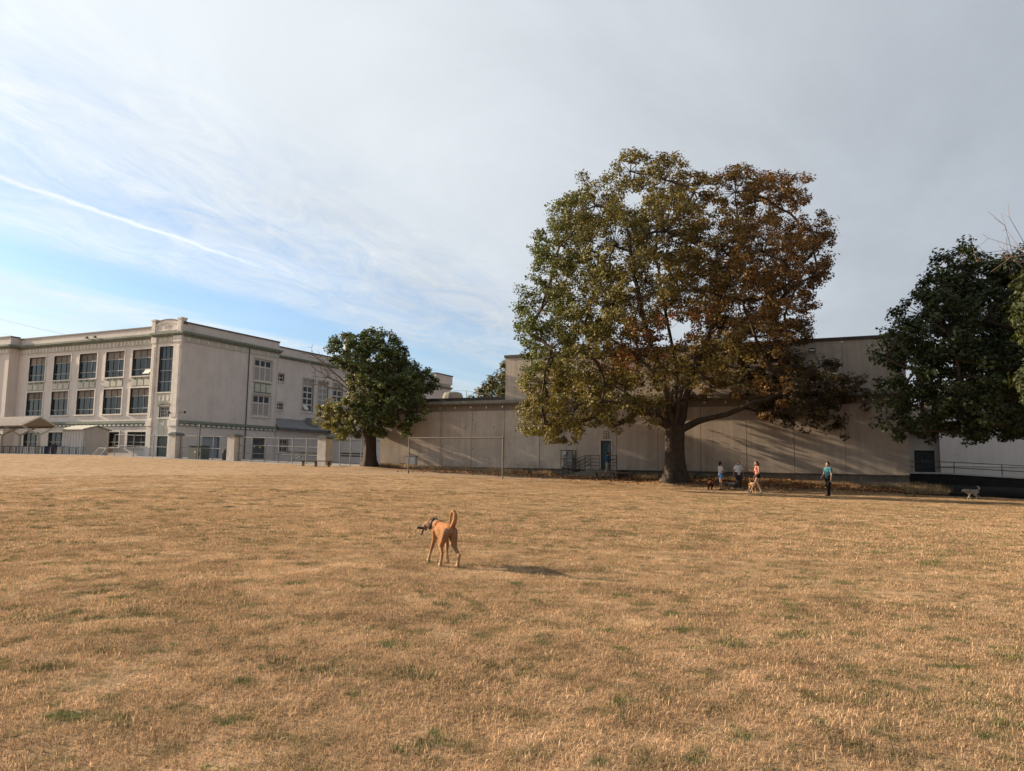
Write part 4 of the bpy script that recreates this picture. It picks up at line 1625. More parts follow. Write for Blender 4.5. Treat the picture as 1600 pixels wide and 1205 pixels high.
wire('single overhead wire crossing the sky highest above the school roof', (-175, 70, 34.4), (-86, 70, 15.2), 0.4)
wire('upper wire of the close pair of overhead wires left of the school roof', (-175, 70, 31.9), (-96, 70, 15.2), 0.3)
wire('lower wire of the close pair of overhead wires left of the school roof', (-175, 70, 31.2), (-97, 70, 15.0), 0.3)
BIG_BASE = (-10.56, 45.76, 0.52)
BIG_CLUMPS = [
    (-0.74, -7.04, 17.36, 1.08), (-2.43, -1.27, 19.79, 1.24), (-1.84, -3.28, 18.94, 1.18), (-2.31, -4.01, 19.47, 0.47), (-1.13, -3.65, 19.33, 0.39),
    (1.23, -7.0, 16.55, 1.33), (-0.73, 1.13, 19.79, 1.61), (-0.09, -1.52, 18.73, 1.52), (2.86, -7.39, 15.52, 0.96), (1.11, 1.34, 18.8, 1.17),
    (1.62, -1.19, 17.85, 1.11), (1.42, -2.03, 19.29, 0.39), (-2.28, -8.59, 15.07, 1.68), (-4.71, -1.56, 17.71, 2.0), (-3.75, -4.33, 16.67, 1.88),
    (-3.17, -9.97, 14.1, 1.09), (-6.49, -1.31, 17.26, 1.36), (-5.53, -3.82, 16.34, 1.28), (4.82, -6.16, 15.65, 1.31), (3.6, 2.32, 18.77, 1.59),
    (4.01, -0.54, 17.72, 1.49), (3.6, -0.18, 19.22, 0.44), (6.33, -5.06, 15.38, 1.39), (5.37, 4.13, 18.6, 1.7), (5.65, 1.52, 17.69, 1.61),
    (7.62, -2.48, 16.58, 0.94), (7.18, 3.93, 18.88, 1.08), (7.72, 1.84, 18.98, 0.36), (8.36, -2.95, 14.04, 1.06), (7.98, 4.31, 16.24, 1.24),
    (8.1, 2.03, 15.55, 1.19), (8.9, 1.63, 14.85, 0.54), (7.84, -4.82, 11.63, 1.42), (7.13, 5.78, 14.37, 1.79), (7.38, 2.09, 13.41, 1.67),
    (8.59, -2.45, 11.6, 0.71), (8.21, 5.89, 13.63, 0.85), (8.36, 2.68, 12.85, 0.79), (7.28, -5.61, 9.35, 1.33), (6.32, 6.16, 11.77, 1.72),
    (6.66, 1.95, 10.9, 1.58), (7.45, -4.14, 8.16, 0.75), (6.89, 3.28, 9.42, 0.89), (6.98, 2.12, 9.23, 0.87), (7.76, 1.57, 9.68, 0.54),
    (-4.02, -9.37, 12.79, 1.4), (-7.24, -1.33, 15.37, 1.7), (-5.64, -5.32, 14.09, 1.55), (-4.64, -9.02, 11.26, 1.2), (-7.7, -1.62, 13.31, 1.44),
    (-6.34, -4.93, 12.39, 1.33), (-5.08, -9.46, 9.31, 1.26), (-8.25, -2.1, 10.97, 1.51), (-7.05, -4.89, 10.34, 1.41), (-5.79, -9.47, 8.11, 0.7),
    (-8.72, -2.96, 9.37, 0.83), (-7.82, -4.95, 8.99, 0.79), (-7.72, -5.64, 11.16, 0.55), (-4.45, -9.58, 7.14, 1.44), (-7.74, -1.65, 8.47, 1.76),
    (-6.6, -4.39, 8.01, 1.65), (-5.0, -9.12, 5.3, 1.25), (-8.1, -1.81, 6.15, 1.5), (-7.18, -3.97, 5.9, 1.43), (-5.18, -8.64, 3.59, 1.19),
    (-7.97, -2.07, 4.04, 1.4), (-6.86, -4.69, 3.86, 1.32), (-6.27, -7.46, 3.14, 0.65), (-8.72, -1.88, 3.44, 0.75), (-4.03, -8.2, 2.98, 0.84),
    (-6.83, -1.0, 3.34, 1.0), (-5.85, -3.53, 3.21, 0.94), (-6.44, -4.15, 2.64, 0.47), (-0.86, -9.64, 12.35, 1.94), (-3.8, -0.33, 15.26, 2.44),
    (-3.06, -2.68, 14.52, 2.31), (1.83, -9.57, 12.83, 1.89), (-1.15, 2.77, 16.83, 2.53), (-0.16, -1.33, 15.5, 2.32), (4.21, -8.7, 12.02, 1.87),
    (2.27, 2.64, 15.37, 2.44), (2.85, -0.75, 14.37, 2.27), (6.22, -6.95, 11.94, 1.91), (4.87, 5.12, 15.32, 2.5), (5.36, 0.74, 14.09, 2.29),
    (0.82, -10.79, 9.15, 1.84), (-2.83, 2.31, 12.17, 2.52), (-1.78, -1.43, 11.3, 2.33), (3.13, -8.19, 9.93, 1.64), (0.9, 3.06, 12.58, 2.14),
    (1.64, -0.68, 11.7, 1.97), (5.08, -6.37, 9.64, 1.95), (3.56, 4.59, 12.02, 2.49), (3.97, 1.62, 11.38, 2.34), (-2.04, -9.75, 9.53, 1.95),
    (-5.24, -0.61, 11.68, 2.44), (-4.0, -4.16, 10.84, 2.25), (-2.18, -9.02, 6.59, 1.97), (-5.71, 1.17, 8.11, 2.51), (-4.21, -3.17, 7.46, 2.28),
    (0.3, -8.95, 6.64, 1.59), (-2.63, 1.55, 8.23, 2.04), (-1.98, -0.77, 7.88, 1.94), (-1.02, -8.59, 4.38, 1.48), (-4.0, 1.01, 5.23, 1.86),
    (-2.79, -2.87, 4.89, 1.71), (-3.37, -8.01, 4.24, 1.61), (-6.14, -0.49, 4.87, 1.93), (-5.33, -2.68, 4.68, 1.83), (3.15, -6.92, 5.6, 1.21),
    (1.3, 2.82, 6.73, 1.51), (1.81, 0.11, 6.42, 1.42), (2.83, -7.74, 6.52, 1.19), (0.63, 3.09, 8.07, 1.53), (1.46, -1.0, 7.48, 1.4),
    (1.51, -8.51, 5.09, 0.85), (-1.34, 3.24, 6.35, 1.12), (-0.31, -1.02, 5.89, 1.02), (4.47, -8.79, 7.1, 1.46), (2.59, 2.63, 8.96, 1.91),
    (3.04, -0.1, 8.51, 1.8), (5.67, -6.26, 7.75, 1.53), (4.55, 2.81, 9.29, 1.88), (4.77, 1.07, 8.99, 1.81), (6.96, -3.63, 5.54, 1.52),
    (6.41, 2.75, 6.22, 1.75), (6.43, 2.54, 6.19, 1.75), (8.77, -1.18, 5.59, 1.44), (8.62, 2.56, 5.97, 1.56), (10.09, 2.24, 5.51, 0.91),
    (10.08, 3.46, 5.62, 0.94), (10.76, 3.73, 4.92, 0.39), (7.51, -2.03, 3.9, 0.92), (7.16, 3.1, 4.23, 1.03), (7.22, 2.17, 4.17, 1.01),
    (8.99, 0.53, 3.97, 0.89), (8.89, 3.42, 4.15, 0.94), (9.28, 3.63, 2.9, 0.31), (6.27, -5.2, 3.99, 0.67), (5.38, 3.23, 4.59, 0.81),
    (5.41, 2.95, 4.57, 0.81), (-3.35, -1.48, 3.45, 0.48), (0.98, -8.42, 3.69, 0.72), (-1.99, 3.18, 4.5, 0.95), (-0.94, -0.94, 4.21, 0.87),
    (6.1, -4.63, 6.43, 1.37), (5.28, 2.93, 7.41, 1.62), (5.32, 2.53, 7.36, 1.61), (4.83, -7.36, 5.16, 0.84), (3.25, 3.27, 6.29, 1.08),
    (3.63, 0.68, 6.02, 1.02),
]
LEFT_BASE = (-35.19, 47.87, 1.06)
LEFT_CLUMPS = [
    (0.11, -3.6, 8.6, 1.21), (-2.64, -0.13, 9.23, 1.3), (0.92, -3.14, 9.36, 0.87), (-1.61, 0.16, 10.01, 0.94), (1.74, -2.66, 9.53, 0.87),
    (-0.58, 0.47, 10.16, 0.93), (2.81, -2.33, 9.13, 0.97), (0.58, 0.8, 9.72, 1.03), (0.41, 0.3, 10.49, 0.41), (3.81, -2.06, 8.38, 0.87),
    (1.55, 1.23, 8.95, 0.93), (1.08, -3.63, 7.48, 1.24), (-2.23, 0.66, 8.16, 1.37), (2.46, -2.75, 7.87, 1.35), (-0.03, 0.68, 8.43, 1.45),
    (3.74, -2.22, 6.92, 1.25), (1.2, 1.47, 7.43, 1.35), (4.58, -1.56, 6.33, 1.06), (2.01, 2.32, 6.81, 1.15), (5.01, -0.29, 6.54, 0.93),
    (3.42, 2.22, 6.86, 0.98), (4.6, -1.12, 5.55, 1.16), (2.29, 2.41, 5.92, 1.25), (4.73, 2.06, 6.49, 0.41), (3.28, -2.48, 5.6, 1.43),
    (0.49, 1.48, 6.05, 1.56), (1.53, -2.55, 5.36, 1.35), (-1.44, 1.45, 5.78, 1.47), (-1.28, -3.24, 3.9, 0.97), (-3.87, -0.08, 4.14, 1.04),
    (-0.54, -2.9, 3.13, 1.07), (-3.12, 0.34, 3.32, 1.15), (0.45, -3.4, 4.25, 0.96), (-2.76, 0.71, 4.59, 1.05), (1.17, -2.75, 3.56, 1.25),
    (-1.83, 1.22, 3.82, 1.36), (2.11, -2.03, 3.59, 1.35), (-0.53, 1.63, 3.83, 1.46), (3.51, -1.39, 3.95, 1.16), (0.93, 2.4, 4.23, 1.26),
    (4.79, -0.72, 4.17, 0.87), (2.71, 2.51, 4.41, 0.93), (4.51, 1.75, 4.13, 0.4), (3.42, -0.33, 2.93, 0.49), (-2.1, -3.1, 4.31, 0.59),
    (2.82, -2.25, 4.53, 1.25), (0.03, 1.67, 4.87, 1.36),
]
RIGHT_BASE = (8.79, 46.13, 0.1)
RIGHT_CLUMPS = [
    (-4.5, -7.29, 10.65, 1.03), (-3.63, 0.59, 12.5, 1.24), (-3.68, -6.55, 10.14, 1.04), (-2.68, 1.15, 11.82, 1.24), (-5.54, -7.62, 9.7, 0.83),
    (-4.89, 0.01, 11.33, 0.99), (-6.11, -7.0, 8.72, 1.06), (-5.6, 0.37, 10.08, 1.26), (-6.98, -7.68, 7.45, 0.84), (-6.69, -1.62, 8.38, 0.97),
    (-7.66, -7.04, 6.66, 0.55), (-7.51, -1.98, 7.33, 0.62), (-5.19, -7.99, 7.58, 1.45), (-4.37, 0.78, 8.98, 1.78), (-3.57, -7.0, 8.24, 1.75),
    (-2.3, 2.46, 9.87, 2.18), (-2.33, -7.26, 9.55, 1.29), (-0.8, 1.87, 11.45, 1.59), (-2.04, -6.4, 7.65, 1.74), (-0.22, 4.26, 9.3, 2.21),
    (-1.05, -0.62, 8.54, 2.0), (-6.5, -7.47, 5.95, 1.19), (-6.06, -0.11, 6.79, 1.42), (-4.79, -8.03, 5.52, 1.72), (-3.65, 2.77, 6.66, 2.2),
    (-3.13, -6.64, 5.91, 1.75), (-1.53, 4.53, 7.15, 2.24), (-2.55, -2.62, 6.36, 1.92), (-7.26, -6.88, 4.82, 0.85), (-7.0, -0.4, 5.37, 0.99),
    (-6.28, -7.13, 4.18, 1.04), (-5.76, 1.01, 4.74, 1.26), (-4.72, -6.72, 3.88, 1.03), (-3.72, 2.99, 4.47, 1.29), (-7.56, -6.38, 3.33, 0.55),
    (-7.42, -1.77, 3.54, 0.62), (-6.91, -3.65, 3.06, 0.39), (-6.04, -6.8, 3.24, 0.6), (-5.51, 0.76, 3.58, 0.71), (-3.59, -7.54, 3.82, 1.14),
    (-2.05, 3.84, 4.5, 1.47), (-2.38, -5.91, 3.96, 1.02), (-0.85, 3.63, 4.54, 1.27), (-1.62, -1.15, 4.25, 1.14), (-4.01, -6.73, 3.06, 0.47),
    (-2.79, 3.25, 3.45, 0.58), (-0.31, -5.57, 10.35, 1.76), (1.41, 2.64, 12.14, 2.11), (1.18, -4.88, 8.88, 2.04), (3.86, 6.2, 10.86, 2.59),
    (-0.88, -6.28, 6.44, 2.29), (1.53, 5.87, 7.94, 2.99), (0.46, 0.47, 7.27, 2.68), (1.35, -5.26, 5.32, 1.99), (4.38, 6.92, 6.45, 2.59),
    (2.9, 0.96, 5.9, 2.3), (3.21, -3.65, 6.59, 1.75), (6.45, 7.81, 7.97, 2.22), (-0.17, -5.49, 3.61, 1.44), (2.43, 6.75, 4.25, 1.87),
    (0.9, -0.44, 3.87, 1.61), (1.83, -4.78, 3.63, 1.14), (4.94, 7.29, 4.25, 1.47), (-2.69, -6.71, 10.31, 0.64), (-1.35, 1.95, 12.24, 0.79),
    (-3.57, -4.07, 12.0, 0.45), (-1.95, -6.45, 10.66, 0.76), (-0.49, 2.04, 12.62, 0.92), (-1.02, -5.72, 11.14, 1.0), (0.43, 1.81, 12.93, 1.19),
    (-2.96, -6.49, 9.18, 1.33), (-1.75, 1.7, 10.77, 1.6), (-5.12, -7.8, 9.09, 1.05), (-4.37, 0.03, 10.64, 1.27),
]
EDGE_BASE = (7.1, 30.35, 0.0)
EDGE_CLUMPS = [
    (-2.15, -3.72, 7.07, 0.35), (-1.51, -0.24, 7.79, 0.4), (-2.02, -3.51, 5.72, 0.47), (-1.33, 0.14, 6.28, 0.53), (-1.9, -1.1, 4.93, 0.25),
    (-2.1, -3.01, 4.21, 0.35), (-1.52, 0.17, 4.52, 0.4), (-1.49, -0.24, 8.19, 0.26), (-1.48, -3.27, 6.71, 1.17), (-0.66, 0.69, 7.46, 1.34),
    (-0.88, -3.07, 5.33, 1.35), (0.06, 1.04, 5.89, 1.56), (-1.53, -2.87, 4.21, 0.98), (-0.88, 0.32, 4.51, 1.09), (0.1, -3.09, 6.43, 1.33),
    (1.45, 2.04, 7.34, 1.58), (0.8, -2.39, 4.95, 1.15), (2.17, 2.46, 5.53, 1.35), (-0.12, -3.1, 8.01, 0.96), (0.87, 0.75, 8.91, 1.1),
    (-1.1, -3.3, 8.06, 0.78), (-0.27, 0.41, 8.95, 0.89),
]


# ------------------------------------------------------------------ trees
def clump_points(rng, clumps, n, inner=0.55, keep_inside=0.10):
    """points spread through the clumps, mostly near the outside of the crown"""
    C = np.array([c[:3] for c in clumps])
    rad = np.array([c[3] for c in clumps])
    wts = rad ** 2.2
    idx = rng.choice(len(C), size=n * 3, p=wts / wts.sum())
    d = rng.normal(size=(n * 3, 3))
    d /= np.linalg.norm(d, axis=1)[:, None]
    r = rng.uniform(inner ** 3, 1.0, n * 3) ** (1 / 3)
    P = C[idx] + d * (rad[idx] * r)[:, None]
    depth = np.full(len(P), -9.0)
    for c, q in zip(C, rad):
        depth = np.maximum(depth, 1 - np.linalg.norm(P - c, axis=1) / q)
    keep = (depth < 0.42) | (rng.random(len(P)) < keep_inside)
    P = P[keep][:n]
    return P


def grow(rng, limbs, clumps, n_tips, tip_r=0.012, keep_inside=0.10):
    """wood skeleton: given limbs, then a branch to every clump, then twigs to every tip"""
    pos, par = [], []

    def add(p, q):
        pos.append(np.array(p, float))
        par.append(q)
        return len(pos) - 1
    fixed_r = {}
    nodes_named = {}
    for li, (start, pts) in enumerate(limbs):
        prev = nodes_named.get(start, -1)
        for pi, (x, y, z, r) in enumerate(pts):
            if prev >= 0:                           # subdivide with a little wander
                a, b = pos[prev], np.array((x, y, z))
                k = max(1, int(np.linalg.norm(b - a) / 0.7))
                for s in range(1, k):
                    w = rng.normal(size=3) * 0.05
                    prev = add(a + (b - a) * s / k + w, prev)
            prev = add((x, y, z), prev)
            fixed_r[prev] = r
            nodes_named[(li, pi)] = prev
    base = np.array(pos[0])

    def attach(target, jitter, step, skip_low):
        P = np.array(pos)
        d = np.linalg.norm(P - target, axis=1)
        up = np.maximum(0, P[:, 2] - target[2])
        cost = d + 0.9 * up + np.where(P[:, 2] < skip_low, 50, 0)
        j = int(np.argmin(cost))
        a = P[j]
        L = np.linalg.norm(target - a)
        k = max(1, int(L / step))
        prev = j
        bow = rng.normal(size=3) * L * 0.07
        bow[2] = abs(bow[2]) * 0.6
        for s in range(1, k + 1):
            t = s / k
            q = a + (target - a) * t + bow * math.sin(math.pi * t) + (rng.normal(size=3) * jitter if s < k else 0)
            prev = add(q, prev)
        return prev
    low = limbs[0][1][-1][2] * 0.8
    order = sorted(clumps, key=lambda c: np.linalg.norm(np.array(c[:3]) - np.array((base[0], base[1], low))))
    for c in order:
        attach(np.array(c[:3]), 0.07, 0.6, low)
    tips = clump_points(rng, clumps, n_tips, keep_inside=keep_inside)
    tips = tips[np.argsort(np.linalg.norm(tips - np.array((0, 0, low)), axis=1))]
    tip_nodes = []
    P_old = np.array(pos)
    n_old = len(P_old)
    for tpt in tips:
        d = np.linalg.norm(P_old - tpt, axis=1) + 0.5 * np.maximum(0, P_old[:, 2] - tpt[2]) + np.where(P_old[:, 2] < low, 50, 0)
        j = int(np.argmin(d))
        a = P_old[j]
        mid = (a + tpt) / 2 + rng.normal(size=3) * 0.08 * np.linalg.norm(tpt - a)
        m = add(mid, j)
        tip_nodes.append(add(tpt, m))
    n = len(pos)
    area = np.zeros(n)
    child = np.zeros(n, int)
    for i in range(n):
        if par[i] >= 0:
            child[par[i]] += 1
    E = 2.5
    for i in range(n - 1, -1, -1):
        if child[i] == 0:
            area[i] = tip_r ** E
        if par[i] >= 0:
            area[par[i]] += area[i]
    rad = area ** (1 / E)
    for k, r in fixed_r.items():
        rad[k] = r
    # limbs between fixed nodes never get thicker than their parent
    for i in range(n):
        if par[i] >= 0 and rad[i] > rad[par[i]]:
            rad[i] = rad[par[i]] * 0.97
    return np.array(pos), np.array(par), rad, np.array(tip_nodes)


def wood_mesh(name, pos, par, rad, mat, min_r=0.0, flare=None):
    V, Fc = [], []
    off = 0
    for i in range(len(pos)):
        p = par[i]
        if p < 0 or rad[i] < min_r:
            continue
        a, b = pos[p], pos[i]
        ra, rb = min(rad[p], rad[i] * 1.5), rad[i]
        n = 10 if rb > .12 else (6 if rb > .035 else 3)
        d = b - a
        L = np.linalg.norm(d)
        if L < 1e-4:
            continue
        d = d / L
        h = np.array((0, 0, 1.0)) if abs(d[2]) < .9 else np.array((1.0, 0, 0))
        u = np.cross(h, d)
        u /= np.linalg.norm(u)
        w = np.cross(d, u)
        t = np.arange(n) * 2 * math.pi / n
        ring = np.cos(t)[:, None] * u + np.sin(t)[:, None] * w
        V.append(a - d * ra * .25 + ring * ra)
        V.append(b + d * rb * .25 + ring * rb)
        for k in range(n):
            Fc.append((off + k, off + (k + 1) % n, off + n + (k + 1) % n, off + n + k))
        off += 2 * n
    return np.concatenate(V) if V else np.zeros((0, 3)), Fc


def trunk_loft(points, rng, sides=28, flute=0.10):
    """points: (x,y,z,r); fluted, flaring bole"""
    V, Fc = [], []
    ph = rng.uniform(0, 6.28, 5)
    for j, (x, y, z, r) in enumerate(points):
        k = j / (len(points) - 1)
        for i in range(sides):
            t = 2 * math.pi * i / sides
            fl = flute * (1.0 + 1.8 * (1 - k) ** 3)
            rr = r * (1 + fl * (.6 * math.sin(5 * t + ph[0]) + .5 * math.sin(3 * t + ph[1] + k) + .35 * math.sin(9 * t + ph[2] + 2 * k)))
            V.append((x + rr * math.cos(t), y + rr * math.sin(t), z))
    for j in range(len(points) - 1):
        for i in range(sides):
            a, b = j * sides + i, j * sides + (i + 1) % sides
            Fc.append((a, b, b + sides, a + sides))
    return V, Fc


def leaves_mesh(name, rng, centers, size, colours, outward, mat, parent, droop=0.35):
    """each leaf: two crossing lobes, so it has a ragged maple outline"""
    n = len(centers)
    nrm = outward * 0.55 + rng.normal(size=(n, 3)) * 0.62 + np.array((0, 0, 0.45))
    nrm /= np.linalg.norm(nrm, axis=1)[:, None]
    t = rng.normal(size=(n, 3))
    t[:, 2] -= droop
    t -= nrm * (t * nrm).sum(1)[:, None]
    t /= np.linalg.norm(t, axis=1)[:, None]
    b = np.cross(nrm, t)
    s = size[:, None]
    tri = [centers - t * s * .42, centers + b * s * .50 + t * s * .12 + nrm * s * .06, centers + t * s * .58 - b * s * .10,
           centers - b * s * .50 + t * s * .15 + nrm * s * .10, centers + b * s * .22 - t * s * .34 + nrm * s * .03, centers + b * s * .30 + t * s * .42 - nrm * s * .05]
    V = np.stack(tri, 1).reshape(-1, 3)
    k = np.arange(n) * 6
    Fc = np.stack([np.stack([k, k + 1, k + 2], 1), np.stack([k + 3, k + 4, k + 5], 1)], 1).reshape(-1, 3)
    me = bpy.data.meshes.new(name)
    me.vertices.add(len(V))
    me.vertices.foreach_set('co', V.astype(np.float32).ravel())
    me.loops.add(len(Fc) * 3)
    me.loops.foreach_set('vertex_index', Fc.astype(np.int32).ravel())
    me.polygons.add(len(Fc))
    me.polygons.foreach_set('loop_start', (np.arange(len(Fc)) * 3).astype(np.int32))
    me.polygons.foreach_set('loop_total', np.full(len(Fc), 3, np.int32))
    at = me.attributes.new('leaf_colour', 'FLOAT_COLOR', 'FACE')
    c4 = np.ones((n, 2, 4), np.float32)
    c4[:, :, :3] = colours[:, None, :]
    at.data.foreach_set('color', c4.ravel())
    me.update(calc_edges=True)
    me.materials.append(mat)
    o = bpy.data.objects.new(name, me)
    COL.objects.link(o)
    if parent is not None:
        o.parent = parent
    return o


def make_tree(name, label, base, limbs, clumps, n_tips, leaves_per, leaf, colour_fn, seed, bole=None, spread=0.33, keep_inside=0.10, bare=None, group=None,
              vmax=None):
    rng = np.random.default_rng(seed)
    t = thing(name, label, 'tree', base, 0.0, group)
    pos, par, rad, tips = grow(rng, limbs, clumps, n_tips, keep_inside=keep_inside)
    V, Fc = wood_mesh('trunk', pos, par, rad, M['bark'])
    if bole:
        v2, f2 = trunk_loft(bole, rng)
        o = len(V)
        V = np.concatenate([V, np.array(v2)])
        Fc += [tuple(i + o for i in f) for f in f2]
    me = bpy.data.meshes.new('trunk')
    me.from_pydata(V.tolist(), [], Fc)
    me.materials.append(M['bark'])
    me.shade_smooth()
    tr = bpy.data.objects.new('trunk', me)
    COL.objects.link(tr)
    tr.parent = t
    if bare:
        bp, bpar, br_, _ = bare
        V, Fc = wood_mesh('bare_branch', bp, bpar, br_, None)
        me = bpy.data.meshes.new('bare_branch')
        me.from_pydata(V.tolist(), [], Fc)
        me.materials.append(M['bark_pale'])
        o = bpy.data.objects.new('bare_branch', me)
        COL.objects.link(o)
        o.parent = t
    P = pos[tips]
    # every twig end carries a small dome of leaves, fuller towards the outside of its clump
    k = rng.poisson(leaves_per, len(P)).clip(3)
    C0 = np.array([c[:3] for c in clumps])
    r0_ = np.array([c[3] for c in clumps])
    near = np.argmin(np.linalg.norm(P[:, None, :] - C0[None], axis=2) - r0_[None], 1)
    od = P - C0[near]
    od = od / (np.linalg.norm(od, axis=1)[:, None] + 1e-6)
    dome = rng.normal(size=(k.sum(), 3))
    dome /= np.linalg.norm(dome, axis=1)[:, None]
    dome = dome + np.repeat(od, k, axis=0) * .45 + np.array((0, 0, .25))
    drad = spread * rng.uniform(.65, 1.35, len(P))
    rr_ = np.repeat(drad, k) * rng.uniform(.35, 1.0, k.sum()) ** .6
    centers = np.repeat(P, k, axis=0) + dome * rr_[:, None] * np.array((1, 1, .75))
    dome_out = dome
    mean = np.array([c[:3] for c in clumps]).mean(0)
    C = np.array([c[:3] for c in clumps])
    # nearest clump gives the outward direction of each leaf
    out = np.zeros_like(centers)
    rr = np.array([c[3] for c in clumps])
    for s in range(0, len(centers), 20000):
        blk = centers[s:s + 20000]
        dd = np.linalg.norm(blk[:, None, :] - C[None], axis=2) - rr[None]
        out[s:s + 20000] = blk - C[np.argmin(dd, 1)]
    out = dome_out * .75 + out / (np.linalg.norm(out, axis=1)[:, None] + 1e-6) * .5 + (centers - mean) / np.linalg.norm(centers - mean, axis=1)[:, None] * .4
    if vmax is not None:
        ok = ~((centers[:, 1] > vmax) & (centers[:, 2] + base[2] < 10.0))
        centers, out = centers[ok], out[ok]
    tone = np.repeat(rng.normal(size=len(P)), k)
    if vmax is not None:
        tone = tone[ok]
    colours = colour_fn(rng, centers, tone)
    size = leaf * rng.uniform(.65, 1.25, len(centers))
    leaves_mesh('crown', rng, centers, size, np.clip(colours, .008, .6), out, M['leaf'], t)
    return t


RGHT = np.array((0.9026, 0.4305, 0.0))           # sideways across the field as one faces the walls


def maple_colours(rng, P, tone):
    lat = P @ RGHT
    z = P[:, 2]
    n = len(P)
    green = np.array((0.085, 0.108, 0.030))
    olive = np.array((0.140, 0.125, 0.038))
    rust = np.array((0.158, 0.084, 0.032))
    red = np.array((0.215, 0.050, 0.030))
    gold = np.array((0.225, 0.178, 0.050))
    w = 1 / (1 + np.exp(-(lat - 0.3 + .9 * np.sin(z * .7) + rng.normal(size=n) * 1.3) / 1.6))
    edge = 1 / (1 + np.exp((lat + 7.4 + rng.normal(size=n) * .6) / .6)) * (z > 6)
    c = olive[None] * (1 - w)[:, None] + rust[None] * w[:, None]
    c = c * (1 - edge)[:, None] + green[None] * edge[:, None]
    # reddened sprays low in the middle and a few golden ones; lower left gold paints in sunlight
    rz_ = np.exp(-(((lat + 1.9) / 1.9) ** 2 + ((z - 8.2 - .12 * lat) / .75) ** 2)) + .8 * np.exp(-(((lat + 4.0) / .9) ** 2 + ((z - 6.6) / .7) ** 2))
    rz_ = np.clip(rz_ * 1.5 * (rng.random(n) < .7), 0, .85)
    c = c * (1 - rz_)[:, None] + red[None] * rz_[:, None]
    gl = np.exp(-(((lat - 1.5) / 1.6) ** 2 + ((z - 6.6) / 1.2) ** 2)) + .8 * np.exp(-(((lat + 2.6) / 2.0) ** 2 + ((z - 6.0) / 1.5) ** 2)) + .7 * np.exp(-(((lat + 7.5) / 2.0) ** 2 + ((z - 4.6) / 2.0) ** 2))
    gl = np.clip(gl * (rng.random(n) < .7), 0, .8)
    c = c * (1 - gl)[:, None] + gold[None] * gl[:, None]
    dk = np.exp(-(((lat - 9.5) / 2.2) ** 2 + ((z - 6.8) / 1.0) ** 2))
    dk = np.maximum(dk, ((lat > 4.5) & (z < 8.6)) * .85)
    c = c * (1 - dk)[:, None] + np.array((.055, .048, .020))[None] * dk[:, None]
    k = np.exp(tone * .16 + rng.normal(size=n) * .20)
    return c * k[:, None]


def plain_colours(base, alt=None, alt_side=None):
    base = np.array(base)

    def fn(rng, P, tone):
        n = len(P)
        c = np.repeat(base[None], n, 0)
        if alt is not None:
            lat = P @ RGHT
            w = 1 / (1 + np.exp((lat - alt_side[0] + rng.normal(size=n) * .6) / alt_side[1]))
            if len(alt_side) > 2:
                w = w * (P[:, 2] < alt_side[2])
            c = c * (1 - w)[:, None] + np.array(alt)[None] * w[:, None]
        return c * np.exp(tone * .16 + rng.normal(size=n) * .2)[:, None]
    return fn


def L(lat, z, r, dep=0.0):
    """node sideways / up / radius / further from the field edge"""
    return (lat * .9026 - dep * .4305, lat * .4305 + dep * .9026, z, r)


big_limbs = [
    (None, [L(0, -.3, .60), L(0, .8, .56), L(.02, 2.2, .52), L(.02, 3.0, .50)]),
    ((0, 3), [L(-.35, 3.4, .30), L(-1.2, 3.95, .24, -.3), L(-2.6, 4.9, .18, -.8), L(-4.4, 6.2, .12, -1.2)]),
    ((0, 3), [L(-.28, 4.2, .33, -.1), L(-.75, 6.2, .27, -.3), L(-1.7, 9.0, .20, -.8), L(-2.7, 12.6, .13, -1.2), L(-3.2, 16.5, .07, -1.3)]),
    ((0, 3), [L(.12, 4.6, .36, .2), L(.25, 7.2, .28, .4), L(-.3, 10.6, .20, .9), L(-.9, 14.4, .12, 1.2), L(-.8, 17.4, .06, 1.2)]),
    ((0, 3), [L(.45, 4.0, .34), L(.95, 6.0, .28, -.2), L(2.1, 9.0, .21, -.5), L(3.3, 12.4, .14, -.6), L(4.2, 16.0, .07, -.5)]),
    ((4, 1), [L(2.6, 7.6, .18, -1.0), L(4.6, 9.6, .13, -1.8), L(6.8, 11.9, .08, -2.2)]),
    ((0, 3), [L(.45, 3.25, .24, -.2), L(1.35, 3.72, .20, -.5), L(2.9, 4.12, .17, -1.2), L(4.9, 4.95, .13, -2.2), L(7.0, 5.7, .09, -3.4), L(9.0, 6.0, .05, -4.4)]),
    ((2, 1), [L(-2.4, 7.4, .16, -1.4), L(-4.6, 8.8, .11, -1.8), L(-6.8, 10.2, .06, -1.8)]),
    ((0, 3), [L(.1, 4.4, .26, -.6), L(.0, 6.2, .20, -2.0), L(-.4, 8.4, .13, -3.8)]),
]
big_bole = [L(0, -.45, 1.18), L(0, -.15, 1.02), L(0, .12, .88), L(0, .5, .74), L(0, 1.0, .645), L(0, 1.7, .58), L(0, 2.4, .56), L(0, 3.0, .60), L(0, 3.45, .50)]
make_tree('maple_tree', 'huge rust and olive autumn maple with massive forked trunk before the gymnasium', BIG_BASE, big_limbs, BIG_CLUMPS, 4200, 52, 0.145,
          maple_colours, 11, big_bole, spread=.37, keep_inside=.20, vmax=50.1 - BIG_BASE[1])


